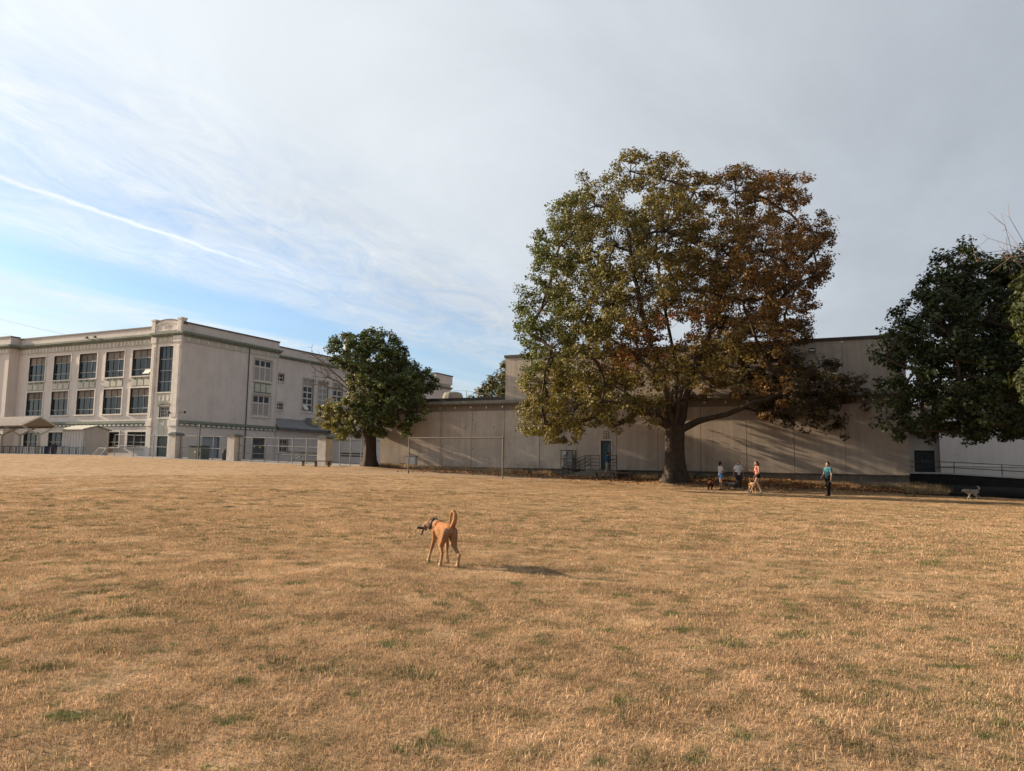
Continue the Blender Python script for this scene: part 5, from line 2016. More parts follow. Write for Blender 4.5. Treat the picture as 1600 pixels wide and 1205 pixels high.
def bare_boughs(rng, start, targets, fine, tip=.012):
    pos = [np.array(start, float)]
    par = [-1]
    for tgt in targets:
        prev = 0
        a = pos[0]
        b = np.array(tgt, float)
        n = 6
        for s in range(1, n + 1):
            t = s / n
            pos.append(a + (b - a) * t + np.array((0, 0, .5)) * math.sin(math.pi * t) * .5 + rng.normal(size=3) * .06)
            par.append(prev)
            prev = len(pos) - 1
            if s > 2:
                for _ in range(fine):
                    q = pos[prev] + rng.normal(size=3) * .5 + np.array((-.3, -.1, .35))
                    pos.append(q)
                    par.append(prev)
                    m = len(pos) - 1
                    for _ in range(2):
                        pos.append(q + rng.normal(size=3) * .22 + np.array((-.1, 0, .14)))
                        par.append(m)
    n = len(pos)
    area = np.zeros(n)
    ch = np.zeros(n, int)
    for i in range(n):
        if par[i] >= 0:
            ch[par[i]] += 1
    for i in range(n - 1, -1, -1):
        if ch[i] == 0:
            area[i] = tip ** 2
        if par[i] >= 0:
            area[par[i]] += area[i]
    return np.array(pos), np.array(par), np.sqrt(area), None


left_limbs = [
    (None, [L(0, -.3, .46), L(0, 1.0, .42), L(0, 2.0, .38)]),
    ((0, 2), [L(-.5, 3.0, .24), L(-1.2, 5.0, .16, -.3), L(-1.6, 8.0, .07, -.3)]),
    ((0, 2), [L(.1, 3.2, .27), L(.3, 5.5, .18, .3), L(.3, 8.6, .07, .3)]),
    ((0, 2), [L(.6, 3.0, .2), L(2.0, 4.8, .13), L(3.6, 6.2, .06)]),
    ((0, 2), [L(-.4, 2.8, .16, -.8), L(-1.6, 3.8, .09, -1.2), L(-2.6, 4.2, .05, -1.2)]),
]
left_bole = [L(0, -.35, .86), L(0, -.1, .76), L(0, .12, .66), L(0, .5, .53), L(0, 1.1, .46), L(0, 1.8, .45), L(0, 2.4, .40)]
lrng = np.random.default_rng(5)
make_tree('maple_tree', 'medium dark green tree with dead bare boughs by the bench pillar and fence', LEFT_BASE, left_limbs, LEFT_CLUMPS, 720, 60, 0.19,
          plain_colours((0.070, 0.095, 0.034), (0.200, 0.182, 0.052), (-1.2, .9, 6.8)), 21, left_bole, spread=.36, keep_inside=.08,  # yellow on the left boughs paints the sunlit side into the leaves
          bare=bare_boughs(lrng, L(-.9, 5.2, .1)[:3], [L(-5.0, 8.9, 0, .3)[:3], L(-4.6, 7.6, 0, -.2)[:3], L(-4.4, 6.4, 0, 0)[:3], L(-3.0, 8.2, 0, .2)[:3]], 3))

right_limbs = [
    (None, [L(0, -.3, .42), L(0, 1.5, .36), L(0, 2.6, .33)]),
    ((0, 2), [L(-1.5, 4.4, .2), L(-3.6, 6.6, .13), L(-5.2, 9.0, .06)]),
    ((0, 2), [L(-.2, 4.6, .24), L(-.8, 7.4, .15), L(-1.4, 10.2, .06)]),
    ((0, 2), [L(1.4, 4.4, .2), L(2.6, 6.6, .12), L(3.0, 9.0, .05)]),
    ((0, 2), [L(-1.4, 3.6, .16, -.5), L(-4.2, 4.8, .1, -.8), L(-6.6, 5.4, .05, -.8)]),
]
right_bole = [L(0, -.35, .75), L(0, .1, .55), L(0, .6, .45), L(0, 1.6, .39), L(0, 2.8, .35)]
make_tree('maple_tree', 'dark green dense maple overhanging the black yard and white dog', RIGHT_BASE, right_limbs, RIGHT_CLUMPS, 2900, 42, 0.175,
          plain_colours((0.026, 0.040, 0.014), (0.036, 0.048, 0.016), (-2.0, 3.0)), 31, right_bole, spread=.38, keep_inside=.24)
edge_limbs = [
    (None, [L(0, -.2, .26), L(0, 2.0, .22), L(0, 3.4, .19)]),
    ((0, 2), [L(-1.0, 5.0, .12), L(-2.2, 7.0, .06)]),
    ((0, 2), [L(.2, 5.4, .12), L(.3, 8.4, .06)]),
]
erng = np.random.default_rng(9)
make_tree('maple_tree', 'yellow-green sunlit tree with dead twigs on top, beside the dense dark maple', EDGE_BASE, edge_limbs, EDGE_CLUMPS, 420, 50, 0.17,
          plain_colours((0.040, 0.050, 0.015)), 41, None, spread=.34,
          bare=bare_boughs(erng, L(-1.6, 8.2, .05)[:3], [L(-2.35, 9.0, 0)[:3], L(-2.6, 8.7, 0, .3)[:3]], 2, .005))

# trees beyond the gymnasium roof
far = [(-.8, .2, 7.2, 2.2), (.9, 0, 8.3, 2.3), (2.6, .3, 9.6, 2.6), (-2.3, 0, 6.0, 1.7), (2.0, -.4, 6.6, 2.4), (0.0, .6, 5.2, 2.2), (4.2, .8, 10.2, 2.4), (5.0, .5, 7.4, 2.4)]
make_tree('broadleaf_tree', 'olive green rounded tree rising behind the low gymnasium roof', (-40.2, 80.5, 2.0), [(None, [(0, 0, -.2, .3), (0, 0, 2, .26), (0, 0, 3.4, .22)])],
          far, 420, 45, .30, plain_colours((0.085, 0.088, 0.028), (0.115, 0.098, 0.03), (-.5, 1.0)), 51, None, spread=.6)
far2 = [(0, 0, 10.2, 1.6), (-1.3, .2, 8.8, 1.8), (1.2, .1, 9.0, 1.7), (.2, 0, 7.2, 2.2), (1.5, .2, 6.2, 1.8), (-1.6, .2, 6.4, 1.7)]
make_tree('broadleaf_tree', 'dark tree with spiky top peeping over the bench tree', (-43.3, 62.5, 1.0), [(None, [(0, 0, -.2, .25), (0, 0, 2, .2), (0, 0, 4, .16)])],
          far2, 260, 45, .26, plain_colours((0.026, 0.044, 0.018)), 61, None, spread=.55)


# ------------------------------------------------------------------ smooth bodies for people and dogs
def capsule(bm, p0, p1, r0, r1, n=12):
    p0, p1 = Vector(p0), Vector(p1)
    d = p1 - p0
    Ln = d.length
    d = d.normalized() if Ln > 1e-6 else Vector((0, 0, 1))
    a = d.orthogonal().normalized()
    c = d.cross(a)
    rings = []
    for t in (-90, -60, -30, 0):
        rings.append((p0 + d * (r0 * math.sin(R(t))), r0 * math.cos(R(t))))
    for t in (0, 30, 60, 90):
        rings.append((p1 + d * (r1 * math.sin(R(t))), r1 * math.cos(R(t))))
    vs = []
    for q, r in rings:
        if r < 1e-6:
            vs.append([bm.verts.new(q)])
        else:
            vs.append([bm.verts.new(q + a * (r * math.cos(2 * math.pi * i / n)) + c * (r * math.sin(2 * math.pi * i / n))) for i in range(n)])
    for A, B in zip(vs[:-1], vs[1:]):
        for i in range(n):
            j = (i + 1) % n
            if len(A) == 1:
                bm.faces.new((A[0], B[j], B[i]))
            elif len(B) == 1:
                bm.faces.new((A[i], A[j], B[0]))
            else:
                bm.faces.new((A[i], A[j], B[j], B[i]))


def ellipsoid(bm, c, r, rot=None):
    m = Matrix.Translation(c) @ (rot.to_4x4() if rot is not None else Matrix.Identity(4)) @ Matrix.Diagonal((r[0], r[1], r[2], 1))
    bmesh.ops.create_icosphere(bm, subdivisions=3, radius=1.0, matrix=m)


def body_mesh(name, shapes, voxel, smooth, mats, parent, colour=None):
    """fuse overlapping limbs into one continuous skin"""
    bm = bmesh.new()
    for s in shapes:
        if s[0] == 'c':
            capsule(bm, *s[1:])
        else:
            ellipsoid(bm, *s[1:])
    bmesh.ops.recalc_face_normals(bm, faces=bm.faces)
    me = bpy.data.meshes.new(name)
    bm.to_mesh(me)
    bm.free()
    tmp = bpy.data.objects.new('tmp', me)
    COL.objects.link(tmp)
    md = tmp.modifiers.new('r', 'REMESH')
    md.mode = 'VOXEL'
    md.voxel_size = voxel
    ms = tmp.modifiers.new('s', 'SMOOTH')
    ms.factor = .5
    ms.iterations = smooth
    bpy.context.view_layer.update()
    ev = tmp.evaluated_get(bpy.context.evaluated_depsgraph_get())
    out = bpy.data.meshes.new_from_object(ev)
    bpy.data.objects.remove(tmp)
    bpy.data.meshes.remove(me)
    out.name = name
    out.materials.clear()
    out.materials.append(mats)
    out.shade_smooth()
    if colour:
        at = out.attributes.new('fur', 'FLOAT_COLOR', 'POINT')
        co = np.empty(len(out.vertices) * 3, np.float32)
        out.vertices.foreach_get('co', co)
        c = colour(co.reshape(-1, 3))
        c4 = np.ones((len(c), 4), np.float32)
        c4[:, :3] = c
        at.data.foreach_set('color', c4.ravel())
    o = bpy.data.objects.new(name, out)
    COL.objects.link(o)
    if parent is not None:
        o.parent = parent
    return o


def fur_material():
    m, T, p = principled('short_fur', 0.85, 0.08)
    at = T.add('ShaderNodeAttribute', attribute_name='fur')
    tc = T.add('ShaderNodeTexCoord')
    n = T.rng(T.noise(T.vmath('MULTIPLY', tc.outputs['Object'], (1.0, 1.0, .6)), 22.0, 6.0, .75), .25, .75, .62, 1.35)
    T.l.new(T.mix(1.0, at.outputs['Color'], T.comb(n, n, n), 'MULTIPLY'), p.inputs['Base Color'])
    b = T.add('ShaderNodeBump')
    b.inputs['Strength'].default_value = .4
    b.inputs['Distance'].default_value = .004
    T.put(b.inputs['Height'], T.noise(tc.outputs['Object'], 160.0, 2.0, .6))
    T.l.new(b.outputs[0], p.inputs['Normal'])
    return m


M['fur'] = fur_material()
M['ear_fur'] = surf('ear_fur', (0.060, 0.032, 0.020), .8, .2, .2, 40.0)
M['rubber'] = surf('black_rubber', (0.012, 0.012, 0.014), .4, .5, .1, 10.0)
M['collar'] = surf('collar', (0.020, 0.022, 0.018), .6, .3, .1, 10.0)


def cloth(name, c, rough=.85):
    return surf(name, c, rough, .15, .12, 14.0)


def dog_shapes(feet, s=1.0, hs=1.0, tr=.036, slim=1.0, thigh=1.0,  head=(.60, .05, .60), nose=(.76, .12, .56), tail=None, chest_z=.50, leg=1.0, fluff=0.0, snout=1.0):
    """x forward, y left, z up; feet: FL, FR, HL, HR ground points"""
    f = fluff - .1 * (1 - slim)
    S = []
    S.append(('e', (.20, 0, chest_z), (.21, .115 + f, .165 + f)))
    S.append(('e', (.29, 0, chest_z + .03), (.12, .10 + f, .15 + f)))
    S.append(('c', (.16, 0, chest_z + .05), (-.24, 0, chest_z + .07), .118 + f, .098 + f))
    S.append(('e', (-.02, 0, chest_z + .04), (.22, .098 + f, .115 + f)))
    S.append(('e', (-.27, 0, chest_z + .06), (.13, (.105 + f) * (thigh + 1) / 2, .115 + f)))
    h, nz = Vector(head), Vector(nose)
    S.append(('c', (.30, 0, chest_z + .08), tuple(Vector((.30, 0, chest_z + .08)).lerp(h, .75)), .11 + f, .078 + f))
    S.append(('c', (.34, 0, chest_z - .01), tuple(h + Vector((-.03, 0, -.03))), .085 + f, .065 + f))
    S.append(('e', tuple(h), (.088 * hs, .075 * hs, .078 * hs)))
    dr = (nz - h).normalized()
    S.append(('c', tuple(h + dr * .04), tuple(h + dr * .10), .058 * hs, .046 * hs))
    S.append(('c', tuple(h + dr * .08 + Vector((0, 0, -.012))), tuple(h + dr * .165 * snout + Vector((0, 0, -.02 * hs))), .043 * hs, .032 * hs))
    S.append(('c', tuple(h + dr * .08 + Vector((0, 0, -.035))), tuple(h + dr * .145 * snout + Vector((0, 0, -.042))), .028, .020))
    sd = Vector((-dr.y, dr.x, 0)).normalized()
    for k in (-1, 1):                              # hanging ears
        e0 = h + sd * (.062 * k) + Vector((-.02, 0, .045))
        e1 = h + sd * (.088 * k) - dr * .025 + Vector((0, 0, -.055))
        S.append(('c', tuple(e0), tuple(e1), .024, .026))
    for k, ft in ((1, feet[0]), (-1, feet[1])):    # fore legs
        F_ = Vector(ft)
        sh = Vector((.27, .085 * k, chest_z - .02))
        el = Vector((.20, .10 * k, chest_z - .15)).lerp(Vector((F_.x - .06, .10 * k, chest_z - .15)), .3)
        wr = el.lerp(F_, .62) + Vector((.025, 0, 0))
        S.append(('c', tuple(sh), tuple(el), .076 * thigh + f * .3, .050 * thigh + f * .3))
        S.append(('c', tuple(el), tuple(wr), .042 + f * .4, .026 + f * .3))
        S.append(('c', tuple(wr), (F_.x - .01, F_.y, F_.z + .045), .028 + f * .3, .025))
        S.append(('c', (F_.x - .005, F_.y, F_.z + .028), (F_.x + .045, F_.y, F_.z + .022), .030, .025))
    for k, ft in ((1, feet[2]), (-1, feet[3])):    # hind legs: stifle forward and high, hock low and backward
        F_ = Vector(ft)
        hp = Vector((-.25, .075 * k * thigh, chest_z + .03))
        kn = Vector((-.13 + .25 * (F_.x + .32), .105 * k * (thigh + 1) / 2, chest_z - .16))
        hk = Vector((F_.x - .075, F_.y * .85 + .1 * k * .15, .185 * leg))
        S.append(('c', tuple(hp), tuple(kn), .100 * thigh + f * .3, .064 * thigh + f * .2))
        S.append(('c', tuple(hp + Vector((-.06, 0, .0))), tuple(kn.lerp(hk, .35)), .085 * thigh, .050 * thigh))
        S.append(('c', tuple(kn), tuple(hk), .054 + f * .4, .027 + f * .3))
        S.append(('c', tuple(hk), (F_.x - .012, F_.y, F_.z + .045), .030 + f * .3, .025))
        S.append(('c', (F_.x - .01, F_.y, F_.z + .028), (F_.x + .045, F_.y, F_.z + .022), .030, .025))
    tail = tail or [(-.37, 0, chest_z + .12), (-.43, 0, chest_z + .22), (-.45, 0, chest_z + .32), (-.40, .0, chest_z + .38)]
    rt = np.linspace(tr + f, tr * .55 + f, len(tail))
    for i in range(len(tail) - 1):
        S.append(('c', tail[i], tail[i + 1], float(rt[i]), float(rt[i + 1])))
    return S


def dog(name_label, loc, rot, scale, colour, group=None, voxel=.011, dark_ears=False, **kw):
    d = thing('dog', name_label, 'dog', loc, rot, group)
    d.scale = (scale,) * 3
    b = body_mesh('dog_body', dog_shapes(**kw), voxel, 4, M['fur'], d, colour)
    h, nz = Vector(kw.get('head', (.60, .05, .60))), Vector(kw.get('nose', (.76, .12, .56)))
    dr = (nz - h).normalized()
    sd = Vector((-dr.y, dr.x, 0)).normalized()
    if dark_ears:
        for k in (-1, 1):
            e0 = h + sd * (.068 * k) + Vector((0, 0, .058)) - dr * .035
            e1 = h + sd * (.098 * k) - dr * .02 + Vector((0, 0, -.005))
            e2 = h + sd * (.092 * k) + Vector((0, 0, -.085)) - dr * .005
            body_mesh('ear', [('c', tuple(e0), tuple(e1), .026, .034), ('c', tuple(e0 - dr * .03), tuple(e1 - dr * .035), .022, .030), ('c', tuple(e1 - dr * .015), tuple(e2), .033, .022)], .009, 2, M['ear_fur'], d)
    q = MB()
    tip = h + dr * .197 * kw.get('snout', 1.0) + Vector((0, 0, -.002))
    q.tube(tip - dr * .02, tip, .018, .012, 8)
    q.build('nose', M['rubber'], d, world=False, smooth=True)
    for k in (-1, 1):
        q = MB()
        e = h + dr * .062 + sd * (.045 * k) + Vector((0, 0, .026))
        q.tube(e, e + dr * .012 + sd * (.008 * k), .012, .008, 8)
        q.build('eye', M['rubber'], d, world=False, smooth=True)
    return d, b


def ring(p0, axis, ra, rb, w, n=20):
    """flat strap round an oval section"""
    axis = Vector(axis).normalized()
    s = axis.cross(Vector((0, 0, 1))).normalized()
    u = s.cross(axis)
    q = MB()
    V = []
    for k in (-1, 1):
        for i in range(n):
            t = 2 * math.pi * i / n
            V.append(tuple(Vector(p0) + s * (ra * math.cos(t)) + u * (rb * math.sin(t)) + axis * (w * k)))
    q.v = V
    for i in range(n):
        j = (i + 1) % n
        q.f.append((i, j, n + j, n + i))
        q.m.append(0)
    return q


# --- the tan dog in the middle of the field, walking away with a toy in its mouth
CZ = .52


def tan_fur(P):
    x, y, z = P[:, 0], P[:, 1], P[:, 2]
    tan = np.array((0.300, 0.148, 0.066))
    red = np.array((0.285, 0.122, 0.050))
    cream = np.array((0.420, 0.295, 0.175))
    dark = np.array((0.075, 0.042, 0.026))
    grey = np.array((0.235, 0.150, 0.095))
    c = np.repeat(tan[None], len(P), 0)
    back = np.clip((z - .52) / .12, 0, 1) * (x < .42)
    c += back[:, None] * (red - tan)[None]
    und = np.clip((.455 - z) / .06, 0, 1) * (np.abs(x) < .25) * (np.abs(y) < .08)
    c = c * (1 - und)[:, None] + cream[None] * und[:, None]
    low = np.clip((.22 - z) / .12, 0, .8)
    c = c * (1 - low)[:, None] + cream[None] * low[:, None]
    rear = np.clip((-.27 - x) / .06, 0, .85) * (z < .60) * (z > .22) * (np.abs(y) < .13)  # greyish shade on the backs of the thighs, painted into the coat
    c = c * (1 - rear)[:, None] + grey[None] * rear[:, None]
    tl = np.clip((z - .66) / .05, 0, .7) * (x < -.30)
    c = c * (1 - tl)[:, None] + np.array((.38, .20, .085))[None] * tl[:, None]
    hc, hn = np.array((.545, .07, .615)), np.array((.66, .22, .555))
    dr = (hn - hc) / np.linalg.norm(hn - hc)
    q = P - hc
    al = q @ dr
    lat = np.linalg.norm(q - al[:, None] * dr[None], axis=1)
    skull = (x > .44) * (al < .05) * (al > -.12) * (z > .60) * (lat < .13)
    c[skull > 0] = np.array((.175, .075, .033))
    muz = (x > .46) * (al > .05)
    c[muz > 0] = np.array((.26, .165, .105))
    return np.clip(c, .01, .8)


def main_dog():
    x, y = -5.74, 9.74
    feet = [(.37, .150, 0.0), (.13, -.110, 0.0), (-.20, .115, 0.0), (-.36, -.125, 0.0)]
    tail = [(-.35, -.01, CZ + .08), (-.40, -.025, CZ + .15), (-.43, -.045, CZ + .24), (-.42, -.045, CZ + .32), (-.39, -.03, CZ + .36), (-.355, -.005, CZ + .335),
            (-.345, .008, CZ + .26), (-.35, .01, CZ + .18)]
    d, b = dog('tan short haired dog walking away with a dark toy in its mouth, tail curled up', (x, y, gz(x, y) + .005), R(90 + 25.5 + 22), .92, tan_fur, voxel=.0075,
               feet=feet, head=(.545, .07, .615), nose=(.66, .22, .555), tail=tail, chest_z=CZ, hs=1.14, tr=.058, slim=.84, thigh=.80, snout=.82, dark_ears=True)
    n0 = Vector((.30, 0, CZ + .08))
    hv = Vector((.545, .07, .615))
    ax = (hv - n0).normalized()
    ring(n0.lerp(hv, .60), ax, .092, .098, .013).build('collar', M['collar'], d, world=False)
    ring((.30, 0, CZ + .04), (1, 0, .25), .122, .185, .011).build('harness_strap', M['collar'], d, world=False)
    # the toy it carries stays a thing of its own
    dr = (Vector((.66, .22, .555)) - hv).normalized()
    m = hv + dr * .145 + Vector((0, 0, -.035))
    t = thing('dog_toy', 'black rubber tug toy held in the mouth of the tan dog', 'toy', (x, y, gz(x, y) + .005), R(90 + 25.5 + 22))
    t.scale = (.92,) * 3
    sd = Vector((-dr.y, dr.x, 0)).normalized()
    q = MB()
    pts = [m + sd * a + Vector((0, 0, c)) + dr * e for a, c, e in ((-.10, -.045, -.01), (-.06, -.015, 0), (0, 0, .005), (.05, .0, .02), (.10, .02, .05), (.125, .03, .07))]
    q.path([tuple(p) for p in pts], .021, 8)
    q.build('handle', M['rubber'], t, world=False, smooth=True)
    q = MB()
    q.path([tuple(m + Vector((0, 0, -.01))), tuple(m + dr * .02 + Vector((0, 0, -.07))), tuple(m + dr * .035 + sd * .02 + Vector((0, 0, -.11)))], .017, 8)
    q.build('tail_end', M['rubber'], t, world=False, smooth=True)


main_dog()


def one_colour(c, dark=None, amp=.0):
    c = np.array(c)

    def fn(P):
        o = np.repeat(c[None], len(P), 0)
        if dark is not None:
            k = (np.sin(P[:, 0] * 9 + 1) * np.sin(P[:, 1] * 13 + P[:, 2] * 8) > .25)
            o[k] = np.array(dark)
        return o
    return fn


WALK = [(.33, .09, 0), (.18, -.09, 0), (-.22, .09, 0), (-.40, -.09, 0)]
STAND = [(.25, .09, 0), (.24, -.09, 0), (-.32, .09, 0), (-.30, -.09, 0)]


def face(az):
    """heading: 0 points straight away over the field from the eye, 90 to the left of that"""
    return R(90 + 25.5 + az)


def put(x, y):
    return (x, y, gz(x, y) - .005)


dog('chestnut brown shaggy dog standing beside the child in blue shorts', put(-7.85, 42.55), face(160), .95, one_colour((.070, .028, .014)), feet=STAND, chest_z=.46, fluff=.03, leg=.95,
    head=(.50, .12, .50), nose=(.62, .26, .44))
dog('small grey scruffy dog standing before the woman in grey trousers', put(-6.78, 43.2), face(70), .66, one_colour((.15, .14, .13), (.06, .055, .05)), feet=STAND, chest_z=.44, fluff=.035, leg=.95,
    head=(.56, .0, .56), nose=(.72, .02, .52))
dog('cream and tan dog standing behind the leg of the striding woman', put(-5.42, 41.5), face(185), .80, one_colour((.42, .24, .11)), feet=STAND, chest_z=.50,
    head=(.50, .02, .62), nose=(.60, .14, .57))
wd, _ = dog('white and grey dog trotting across the shaded black yard', put(4.78, 42.6), face(92), .74, one_colour((.30, .285, .255), (.20, .19, .17)), feet=[(.42, .09, 0), (.08, -.09, .0), (-.16, .09, 0.0), (-.46, -.09, 0)],
            chest_z=.48, fluff=.018, head=(.58, .0, .60), nose=(.74, .02, .56),
            tail=[(-.36, 0, .60), (-.44, 0, .66), (-.48, 0, .75), (-.44, 0, .83), (-.34, 0, .86)])
ring((.24, 0, .50), (1, 0, -.35), .145, .19, .014).build('harness_strap', M['collar'], wd, world=False)


# ------------------------------------------------------------------ people
def skin_mat(name, c):
    return surf(name, c, .55, .35, .06, 12.0)


M['skin_light'] = skin_mat('skin_light', (.46, .27, .19))
M['skin_tan'] = skin_mat('skin_tan', (.33, .18, .12))
M['hair'] = surf('dark_hair', (.018, .012, .010), .5, .35, .2, 30.0)
M['hair_brown'] = surf('brown_hair', (.050, .026, .015), .5, .35, .2, 30.0)
CL = {k: cloth(k, v) for k, v in dict(white_shirt=(.62, .60, .60), lilac_shirt=(.50, .47, .50), blue_shorts=(.10, .19, .38), grey_trousers=(.040, .040, .043), pink_top=(.52, .19, .15),
                                      black_shorts=(.012, .011, .014), teal_shirt=(.055, .165, .200), black_trousers=(.010, .010, .012), blue_jacket=(.020, .075, .150),
                                      khaki=(.30, .245, .185), shoe_dark=(.02, .018, .018), shoe_pale=(.40, .38, .36)).items()}


def person(label, loc, rot, height, joints, wear, fat=1.0, skin='skin_light', hair='hair', hairstyle='short', turn=0.0, group=None, shoe='shoe_dark'):
    """x forward, y left. joints override the standing defaults (metres for a 1.65 m figure)"""
    J = dict(head=(.015, 0, 1.535), neck=(0, 0, 1.40), chest=(0, 0, 1.24), waist=(0, 0, 1.05), pelvis=(0, 0, .94),
             hl=(0, .085, .90), hr=(0, -.085, .90), kl=(.02, .09, .49), kr=(.02, -.09, .49), al=(-.01, .09, .085), ar=(-.01, -.09, .085),
             sl=(0, .165, 1.34), sr=(0, -.165, 1.34), el=(-.03, .215, 1.07), er=(-.03, -.215, 1.07), wl=(.04, .225, .84), wr=(.04, -.225, .84))
    J.update(joints)
    J = {k: Vector(v) for k, v in J.items()}
    p = thing('person', label, 'person', loc, rot, group)
    p.scale = (height / 1.65,) * 3
    w = fat
    S = []
    S += [('e', tuple(J['chest']), (.105 * w, .150 * w, .17)), ('e', tuple(J['waist']), (.095 * w, .125 * w, .15)), ('e', tuple(J['pelvis']), (.110 * w, .150 * w, .12))]
    S += [('c', tuple(J['neck'] - Vector((0, 0, .05))), tuple(J['head'] - Vector((.02, 0, .05))), .055, .052)]
    S += [('c', tuple(J['sl']), tuple(J['sr']), .062 * w, .062 * w)]
    fz = Vector((math.cos(turn), math.sin(turn), 0))
    sdv = Vector((-fz.y, fz.x, 0))
    hd = J['head']
    rot3 = Matrix.Rotation(turn, 3, 'Z')
    S += [('e', tuple(hd), (.092, .074, .112), rot3), ('e', tuple(hd + fz * .045 - Vector((0, 0, .06))), (.050, .048, .050), rot3)]
    S += [('c', tuple(hd + fz * .088 + Vector((0, 0, .01))), tuple(hd + fz * .104 - Vector((0, 0, .022))), .010, .014)]
    S += [('c', tuple(hd + fz * .082 - Vector((0, 0, .058)) + sdv * .016), tuple(hd + fz * .082 - Vector((0, 0, .058)) - sdv * .016), .010, .010)]
    for k in (-1, 1):
        S += [('e', tuple(hd + sdv * (.076 * k) - Vector((0, 0, .012))), (.020, .012, .030), rot3)]
    for s in 'lr':
        sh, e, wr_ = J['s' + s], J['e' + s], J['w' + s]
        S += [('c', tuple(sh), tuple(e), .050 * (w + 1) / 2, .040), ('c', tuple(e), tuple(wr_), .040, .027)]
        d = (wr_ - e).normalized()
        sgn = 1 if s == 'l' else -1
        flat = d.cross(Vector((0, sgn, 0)))
        flat = flat.normalized() if flat.length > .1 else Vector((1, 0, 0))
        side = flat
        pal = wr_ + d * .05
        S += [('c', tuple(wr_), tuple(wr_ + d * .03), .026, .030), ('c', tuple(pal - side * .022), tuple(pal + side * .022), .021, .021), ('c', tuple(pal + d * .03 - side * .022), tuple(pal + d * .03 + side * .022), .018, .018)]
        inw = Vector((0, -sgn, 0)) * .35
        for fi, ln in enumerate((.066, .076, .072, .056)):
            o = side * (-.031 + fi * .0205)
            a = pal + d * .035 + o
            b_ = a + d * ln * .55 + inw * .012
            c_ = b_ + (d + inw).normalized() * ln * .5
            S += [('c', tuple(a), tuple(b_), .0098, .0094), ('c', tuple(b_), tuple(c_), .0094, .0084)]
        th = pal - side * .03
        S += [('c', tuple(th - d * .01), tuple(th + d * .022 - side * .026), .012, .011), ('c', tuple(th + d * .022 - side * .026), tuple(th + d * .055 - side * .028), .011, .009)]
    for s in 'lr':
        h_, k_, a_ = J['h' + s], J['k' + s], J['a' + s]
        S += [('c', tuple(h_), tuple(k_), .082 * (w + 1) / 2, .054), ('c', tuple(k_), tuple(a_), .054, .036), ('c', tuple(k_.lerp(a_, .15) - Vector((.015, 0, 0))), tuple(k_.lerp(a_, .5) - Vector((.01, 0, 0))), .052, .042)]
        toe = J.get('t' + s, a_ + Vector((.15, 0, -.045)))
        S += [('c', tuple(a_), tuple(a_ - Vector((.02, 0, .045))), .038, .036), ('c', tuple(a_ - Vector((.0, 0, .04))), tuple(toe), .038, .030)]
    body_mesh('body', S, .0105, 3, M[skin], p)
    # eyes
    for k in (-1, 1):
        q = MB()
        c = hd + fz * .082 + sdv * (.032 * k) + Vector((0, 0, .012))
        q.tube(c - fz * .01, c + fz * .006, .012, .007, 8)
        q.build('eye', M['rubber'], p, world=False)
    # clothing
    g = .016
    for item, mat in wear:
        T_ = []
        if item in ('tshirt', 'long_top', 'tank', 'crop'):
            hem = J['waist'].lerp(J['pelvis'], {'tshirt': .75, 'long_top': 1.0, 'tank': .6, 'crop': .2}[item])
            T_ += [('e', tuple(J['chest']), (.105 * w + g, .150 * w + g, .165)), ('c', tuple(J['chest']), tuple(hem), .112 * w + g, .118 * w + g), ('e', tuple(J['waist']), (.10 * w + g, .140 * w + g, .14))]
            T_ += [('c', tuple(J['sl'] * .93 + J['sr'] * .07), tuple(J['sr'] * .93 + J['sl'] * .07), .066 * w + g * .7, .066 * w + g * .7)]
            if item in ('tshirt', 'long_top'):
                k = .62 if item == 'tshirt' else 1.0
                for s in 'lr':
                    sh, e, wr_ = J['s' + s], J['e' + s], J['w' + s]
                    T_ += [('c', tuple(sh), tuple(sh.lerp(e, k)), .058 * (w + 1) / 2 + g * .7, .054 + g * .5)]
                    if item == 'long_top':
                        T_ += [('c', tuple(e), tuple(e.lerp(wr_, .85)), .046 + g * .4, .038 + g * .3)]
        else:
            T_ += [('e', tuple(J['pelvis'] + Vector((0, 0, .02))), (.112 * w + g * .9, .155 * w + g * .9, .105))]
            k = {'shorts': .42, 'brief': .16, 'trousers': 1.0}[item]
            for s in 'lr':
                h_, k_, a_ = J['h' + s], J['k' + s], J['a' + s]
                T_ += [('c', tuple(h_), tuple(h_.lerp(k_, k)), .088 * (w + 1) / 2 + g * .7, (.066 if k == 1 else .085 - .02 * k) + g * .7)]
                if item == 'trousers':
                    T_ += [('c', tuple(k_), tuple(a_ + Vector((0, 0, .02))), .064 + g * .6, .056 + g * .6)]
        body_mesh({'tshirt': 'shirt', 'long_top': 'jacket', 'tank': 'top', 'crop': 'top', 'shorts': 'shorts', 'brief': 'shorts', 'trousers': 'trousers'}[item], T_, .0125, 3, CL[mat], p)
    for s in 'lr':
        a_ = J['a' + s]
        toe = J.get('t' + s, a_ + Vector((.15, 0, -.045)))
        body_mesh('shoe', [('c', tuple(a_ - Vector((.02, 0, .03))), tuple(a_ - Vector((.03, 0, .045))), .046, .044), ('c', tuple(a_ - Vector((.0, 0, .042))), tuple(toe), .045, .037)], .012, 2, CL[shoe], p)
    H = [('e', tuple(hd + Vector((0, 0, .022)) - fz * .018), (.095, .083, .105), rot3)]
    if hairstyle == 'long':
        H += [('c', tuple(hd - fz * .075), tuple(hd - fz * .115 - Vector((0, 0, .16))), .062, .058), ('c', tuple(hd - fz * .115 - Vector((0, 0, .16))), tuple(hd - fz * .15 - Vector((0, 0, .36))), .058, .032)]
